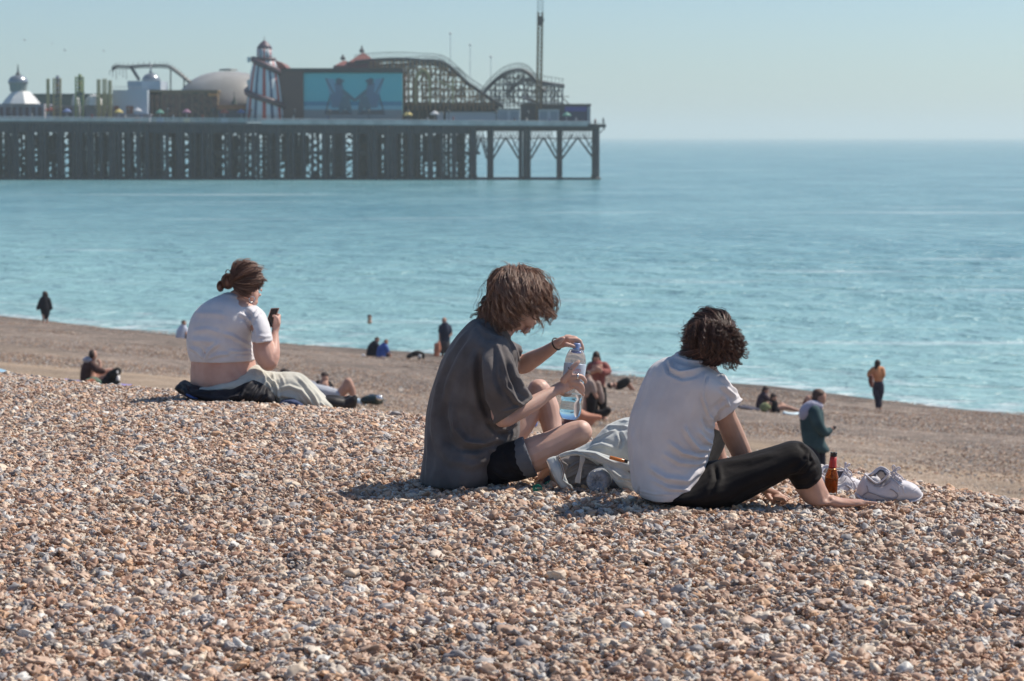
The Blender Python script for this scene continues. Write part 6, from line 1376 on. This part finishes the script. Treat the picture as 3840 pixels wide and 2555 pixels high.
# --- man standing with an orange bag
Y = 106.0; f = Fr(0, 0, 1, Y); L = lambda *p, **k: limb(f, list(p), N=10, sub=2, **k); E = lambda *a: ell(f, *a, N=12)
bg("person in navy shirt and grey shorts standing by the water, back turned", Y, (1668, 1345),
   [E(1666,1203,0,9,12,.12), L((1667,1212,0,6),(1668,1222,0,9)), L((1669,1228,0,17),(1670,1260,0,16),(1669,1280,0,15)), L((1662,1280,0,9),(1661,1310,0,7),(1660,1340,0,5),(1658,1345,.0,5)), L((1677,1280,0,9),(1678,1310,0,7),(1679,1340,0,5),(1679,1345,.0,5)), L((1652,1230,0,6),(1649,1256,0,5),(1650,1280,0,4)), L((1687,1230,0,6),(1693,1252,0,5),(1684,1262,-.1,5))],
   [("shirt", [L((1669,1222,0,14),(1669,1240,0,19),(1669,1265,0,17),(1669,1282,0,16)), L((1655,1227,0,8),(1652,1242,0,7)), L((1684,1227,0,8),(1688,1242,0,7))], fab("navy_shirt", (.022,.028,.05))),
    ("shorts", [L((1668,1282,0,17),(1668,1296,0,16)), L((1661,1288,0,10),(1660,1316,0,11)), L((1677,1288,0,10),(1677,1316,0,11))], fab("grey_shorts", (.075,.07,.075))), ("hair", [E(1666,1201,.03,10,11,.12)], hairG)], vox=.03)
f = Fr(0,0,1,105.6); o = blob("shopping_bag", [loft(f, [(1630,1288,1652,1288,0,.08),(1627,1310,1652,1312,0,.12),(1626,1332,1646,1335,0,.1)]), limb(f,[(1640,1290,0,1.6),(1645,1278,0,1.4),(1649,1290,0,1.6)],6,3)], .02, fab("orange_bag", (.50,.20,.12)), 1, wav=[((5,5,5), .03, 3.)]); root_at(o, P(1638,1334,105.6), "salmon orange shopping bag carried in the left hand of the person in navy", "bag")
# swimmer
f = Fr(0,0,1,118.0); o = blob("person", [ell(f,1386,1193,0,8,11,.12,0,12), limb(f,[(1386,1200,0,6),(1386,1207,0,10)],10,2)], .03, skinT, 2); root_at(o, P(1386,1206,118.0), "head of a swimmer out in the pale water", "person")
child(blob("hair", [ell(f,1386,1188,.03,9,8,.13,0,12)], .03, hairD, 1), o, P(1386,1206,118.0))
# --- behind the cream trousers: dark head, person facing us, lying person, raised knee, glossy bag
Y = 58.0; f = Fr(0, 0, 1, Y)
bg("dark haired person lying behind the cream trousers, only the top of the head showing", Y, (1070, 1450), [ell(f,1069,1402,0,19,17,.1), limb(f,[(1075,1415,0,14),(1110,1440,0,24),(1160,1450,0,22)],10,2)], [("hair", [ell(f,1068,1398,.02,21,17,.12)], hairD), ("shirt", [limb(f,[(1095,1436,0,24),(1130,1448,0,26),(1165,1452,0,24)],10,2)], fab("grey_shirt_far", (.20,.22,.26)))], vox=.016)
Y = 58.5; f = Fr(0, 0, 1, Y)
bg("person in an open black jacket facing the camera beyond the black boots", Y, (1215, 1460),
   [ell(f,1218,1418,0,13,19,.10), limb(f,[(1218,1432,0,9),(1216,1445,0,14)],10,2), limb(f,[(1214,1450,0,28),(1212,1480,0,30)],10,2), limb(f,[(1190,1446,0,10),(1182,1470,-.1,9)],10,2), limb(f,[(1238,1446,0,10),(1240,1470,-.1,9)],10,2)],
   [("jacket", [limb(f,[(1196,1444,0,15),(1188,1458,0,14),(1186,1476,0,14)],10,2), limb(f,[(1232,1444,0,14),(1238,1458,0,13),(1238,1476,0,12)],10,2), limb(f,[(1200,1450,.1,18),(1232,1450,.1,18),(1236,1474,.1,16)],10,2)], fab("black_open_jacket", (.015,.015,.018))), ("hair", [ell(f,1218,1407,.03,15,13,.12)], hairD)], vox=.016)
Y = 55.7; f = Fr(0, 0, 1, Y)
bg("person lying on the shingle beyond the black boots with one bare knee raised", Y, (1300, 1500),
   [limb(f,[(1180,1466,0,20),(1230,1478,0,22),(1270,1486,0,20)],10,2), limb(f,[(1270,1484,0,18),(1295,1455,0,19),(1304,1432,0,15)],12,3), limb(f,[(1306,1432,0,15),(1318,1460,0,15),(1326,1490,0,11),(1336,1500,0,9)],12,3), limb(f,[(1280,1492,.1,15),(1330,1504,.1,12),(1358,1506,.1,8)],10,2), ell(f,1165,1452,0,14,14,.1)],
   [("shirt", [limb(f,[(1180,1464,0,22),(1230,1476,0,24),(1262,1484,0,21)],10,2)], fab("light_grey_shirt", (.36,.38,.42))), ("sock", [limb(f,[(1330,1500,.0,9),(1350,1512,0,13),(1362,1518,0,10)],10,2)], fab("pale_blue_cloth", (.35,.45,.52)))], vox=.016)
Y = 55.2; o = lump("holdall", "dark green glossy bag lying on the shingle just right of the black boots", "bag", Y, (1395,1500), 45, 19, .18, mottled("dark_green_nylon", (.012,.02,.022), (.03,.055,.05), scale=6, rough=.25))
f = Fr(0,0,1,54.9); c = blob("shiny_patch", [ell(f,1423,1492,0,16,9,.08,30)], .012, mat("shiny_metal", (.8,.8,.8), .12, Metallic=.8), 1, wav=[((12,12,12), .03, 2.)]); child(c, o, o.location)  # bright metallic patch set on the bag
# --- group between the person in grey and the person in white
Y = 56.2; f = Fr(0, 0, 1, Y); L = lambda *p, **k: limb(f, list(p), N=12, sub=2, **k); E = lambda *a: ell(f, *a, N=12)
bg("long haired person in dusty red top standing behind the water bottle", Y, (2240, 1575),
   [E(2236,1342,0,13,19,.10), L((2237,1358,0,9),(2238,1368,0,13)), L((2240,1380,0,28),(2244,1410,0,24),(2244,1440,0,22)), L((2212,1376,0,11),(2208,1396,0,11),(2228,1392,-.2,9),(2250,1384,-.25,8)), L((2268,1376,0,12),(2280,1396,0,11),(2258,1396,-.2,9),(2240,1380,-.25,8)), L((2232,1440,0,17),(2228,1500,0,13),(2228,1560,0,9)), L((2254,1440,0,17),(2258,1500,0,13),(2262,1565,0,9),(2270,1572,-.1,9))],
   [("top", [L((2240,1372,0,22),(2242,1392,0,29),(2246,1420,0,23),(2247,1436,0,21)), L((2216,1372,0,13),(2209,1392,0,13)), L((2266,1372,0,14),(2280,1394,0,13),(2262,1398,-.18,11))], fab("dusty_red_top", (.22,.075,.065))),
    ("trousers", [L((2244,1440,0,22),(2244,1470,0,20)), L((2232,1460,0,16),(2228,1510,0,14),(2228,1556,0,11)), L((2256,1460,0,16),(2260,1510,0,14),(2263,1560,0,12))], fab("black_jeans", (.014,.012,.014))),
    ("hair", [E(2236,1336,.03,15,20,.13), L((2226,1345,0,8),(2226,1375,-.02,7)), L((2247,1345,0,7),(2248,1366,0,6))], hairD)], vox=.017)
Y = 55.4; f = Fr(0, 0, 1, Y)
bg("person in a pale beige jacket and black trousers close in front of the red top", Y, (2205, 1570),
   [E(2202,1410,0,12,17,.10), L((2202,1425,0,9),(2204,1440,0,18),(2210,1480,0,20)), L((2214,1480,0,16),(2218,1520,0,14),(2216,1562,0,10)), L((2204,1480,.1,16),(2198,1520,.1,13),(2190,1562,.1,10)), L((2216,1440,-.1,9),(2228,1470,-.1,8),(2238,1490,-.1,7))],
   [("jacket", [L((2203,1428,0,18),(2205,1450,0,22),(2208,1468,0,20)), L((2218,1438,-.1,11),(2228,1466,-.1,10)), L((2242,1440,.1,9),(2254,1480,.1,9),(2256,1505,.1,8))], fab("beige_jacket", (.30,.23,.20))),
    ("trousers", [L((2214,1462,0,19),(2218,1500,0,19),(2216,1545,0,16)), L((2240,1548,0,12),(2262,1550,0,13),(2280,1540,0,11))], fab("black_wide_trousers", (.014,.012,.014))), ("hair", [E(2202,1404,.03,14,15,.12)], hairD)], vox=.017)
o = lump("rucksack", "black rucksack on the shingle at the feet of the standing group", "bag", 57.5, (2262,1545), 22, 14, .15, fab("black_nylon", (.015,.014,.016)))
f = Fr(0,0,1,51.0); o = MB().lathe(P(2215,1556,57.5), [(.04,0),(.045,.02),(.045,.16),(.025,.21),(.018,.24)], 14).build("drink_bottle", mat("green_bottle", (.10,.30,.22), .3), smooth=True); tag(o, "green bottle standing at the feet of the person in the beige jacket", "bottle")
Y = 52.0; f = Fr(0, 0, 1, Y)
bg("person with bare orange tanned legs lying beyond the knee of the person in grey", Y, (2215, 1600), [limb(f,[(2170,1555,0,24),(2200,1566,0,20),(2248,1566,0,10)],10,3), limb(f,[(2180,1600,0,22),(2205,1590,0,16),(2230,1568,0,12)],10,3), limb(f,[(2120,1600,.2,26),(2170,1590,.2,26)],10,2)], [("shorts", [limb(f,[(2140,1580,.1,24),(2178,1570,.1,25)],10,2)], fab("maroon_shorts", (.10,.04,.04)))], bm=mottled("tanned_orange_skin", (.48,.20,.12), (.56,.26,.17), scale=6), vox=.015)
# blue bag seen between the legs of the person in grey
lump("cool_bag", "small bright blue bag far behind, seen between the legs of the person in grey", "bag", 50.6, (1998,1586), 14, 14, .10, fab("bright_blue_bag", (.03,.10,.38)))
# lying person with pale legs near water
Y = 78.3; f = Fr(0, 0, 1, Y)
bg("person in black lying on the shingle between the red top and the white T-shirt", Y, (2330, 1460),
   [limb(f,[(2310,1446,0,12),(2335,1442,0,14),(2352,1432,0,12)],10,2), limb(f,[(2352,1430,0,9),(2366,1448,0,6),(2378,1464,0,5)],10,2), limb(f,[(2350,1436,.2,9),(2360,1452,.2,6),(2370,1468,.2,5)],10,2), ell(f,2290,1447,0,9,11,.12,0,12), limb(f,[(2305,1440,-.1,6),(2308,1456,-.1,5)],10,2)],
   [("shirt", [limb(f,[(2318,1448,0,13),(2335,1440,0,15),(2350,1430,0,13)],10,2)], fab("black_tee_far", (.016,.016,.018))), ("hair", [ell(f,2286,1446,.0,10,11,.14,0,12)], hairD)], vox=.022)
# --- two people right of the white T-shirt and their things
Y = 70.6; f = Fr(0, 0, 1, Y); L = lambda *p, **k: limb(f, list(p), N=12, sub=2, **k); E = lambda *a: ell(f, *a, N=12)
bg("long haired person in dark plum top sitting upright near the water", Y, (2862, 1530),
   [E(2872,1463,0,11,14,.11), L((2866,1475,0,7),(2858,1495,0,15),(2854,1525,0,17)), L((2860,1522,0,10),(2890,1515,0,9),(2905,1530,0,7)), L((2872,1488,-.1,7),(2884,1500,-.15,6),(2890,1494,-.15,5))],
   [("top", [L((2865,1482,0,13),(2857,1500,0,17),(2853,1526,0,18)), L((2870,1486,-.1,8),(2880,1497,-.14,7))], fab("dark_plum_top", (.07,.05,.06))), ("hair", [E(2871,1460,.02,13,14,.13), L((2866,1465,.02,10),(2860,1490,.02,9))], hairD)], vox=.022)
Y = 68.6; f = Fr(0, 0, 1, Y)
bg("person in a black swimsuit propped on elbows with bare legs stretched to the right", Y, (2905, 1545),
   [E(2902,1490,0,11,14,.11), L((2902,1502,0,7),(2900,1518,0,15),(2905,1538,0,16)), L((2905,1536,0,13),(2935,1528,0,10),(2960,1530,0,8),(2998,1542,0,5)), L((2908,1542,.1,12),(2930,1516,.1,9),(2950,1530,.1,7),(2985,1540,.1,5)), L((2890,1512,-.1,6),(2886,1530,-.1,5),(2892,1540,-.1,5))],
   [("swimsuit", [L((2900,1514,0,15),(2900,1530,0,17),(2908,1540,0,16))], fab("black_swimsuit", (.018,.016,.02))), ("hair", [E(2901,1486,.02,13,13,.13), L((2895,1490,0,8),(2893,1504,0,7))], hairD)], vox=.022)
lump("beach_bag", "yellow green bag beside the two people sitting near the water", "bag", 68.4, (2868,1528), 22, 17, .16, fab("yellow_green_bag", (.22,.24,.12)))
rug("clothes_pile", "dark heap of clothes left of the two people sitting near the water", "clothes", 69.4, [(2768,1525,0,.1),(2800,1530,0,.3),(2830,1534,0,.25),(2850,1536,0,.1)], fab("dark_clothes", (.05,.05,.07)), .3)
rug("towel", "pale blue folded towel at the feet of the black swimsuit person", "towel", 67.6, [(2940,1548,0,.1),(2965,1551,0,.25),(3000,1552,0,.1)], fab("pale_towel", (.48,.58,.62)), .22)
# --- person with orange top
Y = 77.9; f = Fr(0, 0, 1, Y); L = lambda *p, **k: limb(f, list(p), N=12, sub=2, **k); E = lambda *a: ell(f, *a, N=12)
bg("person in orange top and dark leggings standing at the water's edge on the right", Y, (3292, 1535),
   [E(3292,1366,0,10,14,.11), L((3292,1378,0,7),(3291,1390,0,12)), L((3290,1395,0,14),(3291,1430,0,12),(3293,1440,0,14)), L((3286,1440,0,13),(3285,1475,0,10),(3293,1505,0,7),(3290,1528,0,5),(3287,1534,-.05,5)), L((3300,1440,0,13),(3302,1470,0,10),(3296,1505,.1,7),(3300,1528,.1,5),(3303,1535,.05,5)), L((3275,1388,0,7),(3262,1402,0,6),(3268,1412,-.1,5)), L((3306,1388,0,7),(3311,1410,0,6),(3308,1425,0,5))],
   [("top", [L((3291,1384,0,12),(3291,1400,0,16),(3292,1420,0,14),(3294,1432,0,15)), L((3277,1386,0,9),(3264,1400,0,9),(3262,1408,0,8)), L((3306,1386,0,9),(3310,1408,0,8))], fab("orange_top", (.55,.24,.11))),
    ("leggings", [L((3294,1438,0,17),(3293,1450,0,16)), L((3287,1446,0,13),(3285,1475,0,11),(3292,1505,0,8),(3290,1522,0,6)), L((3301,1446,0,13),(3302,1470,0,11),(3297,1505,.1,8),(3299,1522,.1,6))], fab("dark_leggings", (.035,.035,.055))),
    ("hair", [E(3291,1362,.0,12,14,.14), L((3288,1368,-.03,10),(3286,1384,-.05,8))], hairD)], vox=.024)
f = Fr(0,0,1,77.6); o = blob("shoulder_bag", [loft(f, [(3258,1410,3274,1408,0,.10),(3256,1430,3275,1430,0,.13),(3262,1450,3274,1452,0,.08)]), limb(f,[(3262,1410,0,1.8),(3282,1388,0,1.6)],6,2)], .02, fab("rust_bag", (.18,.07,.05)), 1); root_at(o, P(3266,1450,77.6), "rust brown shoulder bag on the left side of the person in orange", "bag")
# --- person in green jacket with grey hood, walking, looking at a phone
Y = 37.5; f = Fr(2760, 1300, .3062, Y); L = lambda *p, **k: limb(f, list(p), N=14, sub=3, **k)
o = bg("person in dark green jacket with pale hood, looking down at a phone", Y, (3080, 1885),
   [ell(f,1025,620,0,78,92,.10,20), ell(f,1075,660,0,24,44,.06,10), L((1000,690,0,44),(980,740,0,60)), loft(f,[(850,760,1040,780,0,.1),(820,900,1070,900,0,.12),(830,1100,1080,1100,0,.12),(850,1240,1080,1240,0,.12)]), L((960,800,-.16,48),(1010,960,-.2,44),(1090,1060,-.15,38),(1150,1020,-.1,28),(1185,1000,-.08,24)),
    L((930,1240,-.05,62),(960,1400,-.05,52),(1000,1560,-.05,42),(1010,1760,0,34),(1000,1900,0,28),(1040,1915,0,26)), L((1020,1240,.1,60),(1030,1400,.12,50),(1040,1560,.1,42),(1060,1760,.1,32),(1060,1890,.1,26),(1110,1905,.1,24))],
   [("jacket", [loft(f,[(830,720,1030,740,0,.11),(795,800,1060,800,0,.15),(790,900,1075,890,0,.16),(810,1060,1085,1040,0,.16),(830,1180,1085,1160,0,.16),(850,1240,1120,1230,0,.15),(900,1260,1130,1262,0,.13)]), L((955,795,-.16,66),(1008,955,-.2,62),(1088,1056,-.15,52),(1145,1028,-.10,38))], fab("dark_green_jacket", (.035,.068,.075))),
    ("hood", [limb(f,[(1020,730,-.05,36),(930,720,-.1,56),(850,780,-.1,62),(830,840,-.08,52)],14,3)], fab("pale_grey_hood", (.30,.30,.38))),
    ("trousers", [L((930,1240,-.05,78),(960,1400,-.05,62),(1000,1560,-.05,50),(1010,1760,0,40),(1005,1870,0,36)), L((1020,1240,.1,70),(1035,1400,.1,56),(1045,1560,.1,48),(1062,1860,.1,36))], fab("dark_slate_trousers", (.022,.024,.035))),
    ("hair", [ell(f,1015,585,.01,86,70,.11,15), ell(f,975,625,.01,48,60,.11,0)], mottled("short_brown_hair", (.07,.04,.028), (.12,.07,.05), scale=30))], vox=.011)
v = [f.p(x, y, -.1) for x, y in ((1165,1000),(1205,970),(1235,990),(1200,1022))]; bk = [p + Vector((0,.03,-.01)) for p in v]
o2 = MB().add(v+bk, [(0,1,2,3),(7,6,5,4),(0,4,5,1),(1,5,6,2),(2,6,7,3),(3,7,4,0)]).build("phone", mat("dark_phone_glass", (.05,.055,.07), .15)); root_at(o2, f.p(1200,1000,-.1), "dark phone in the hand of the person in the green jacket", "phone")
f = Fr(2760, 1300, .3062, 57.0)
bg("person with a brown ponytail half hidden behind the green jacket's hood", 57.0, (3020, 1560), [ell(f,890,650,0,48,56,.1,0,14), limb(f,[(880,700,0,30),(870,760,0,50),(860,920,0,52)],12,2), limb(f,[(845,900,0,26),(846,960,0,22),(848,1020,0,18)],12,2), limb(f,[(880,900,0,26),(880,960,0,22),(880,1020,0,18)],12,2)], [("hair", [limb(f,[(900,640,0,46),(860,670,0,34),(825,700,0,18)],12,3)], hairG), ("shirt", [limb(f,[(872,760,0,60),(862,900,0,64)],12,2)], fab("brown_shirt", (.16,.10,.09)))], vox=.014)
# small things by the water: white swash-side objects
# gulls over the pier
def gull(px, py, Y, s, rot, lab):
    o = empty("gull", P(px, py, Y)); tag(o, lab, "bird", "gulls over the pier"); o.rotation_euler = (R(20), R(rot), R(40))
    MB().lathe((0,0,0), [(.01,-.22),(.05,-.14),(.075,0),(.06,.12),(.02,.22)], 8, axis=(1,0,.1)).build("body", fab("gull_white", (.35,.36,.38)), o, True)
    for sg in (-1, 1):
        MB().add([(.08,0,.02),(-.08,0,.02),(.05,sg*.35,.16),(-.07,sg*.35,.16),(-.05,sg*.68,.10),(-.12,sg*.62,.10)] + [(.08,0,.0),(-.08,0,.0),(.05,sg*.35,.14),(-.07,sg*.35,.14),(-.05,sg*.68,.095),(-.12,sg*.62,.095)], [(0,1,3,2),(2,3,5,4),(6,8,9,7),(8,10,11,9),(0,2,8,6),(2,4,10,8),(1,7,9,3),(3,9,11,5),(4,5,11,10)]).build("wing", fab("gull_grey", (.16,.17,.18)), o)
    o.scale = (s*.72, s*.72, s*.72)
gull(242, 189, 420, 1.5, 35, "lowest dark gull, third from the left, over the domed kiosk's right"); gull(388, 192, 420, 1.3, 40, "gull farthest right of the four, above the arched coaster's left end")
gull(92, 152, 420, 1.4, 10, "faint gull farthest left, above the onion domed kiosk"); gull(195, 165, 480, 1.2, 15, "faint gull second from the left")
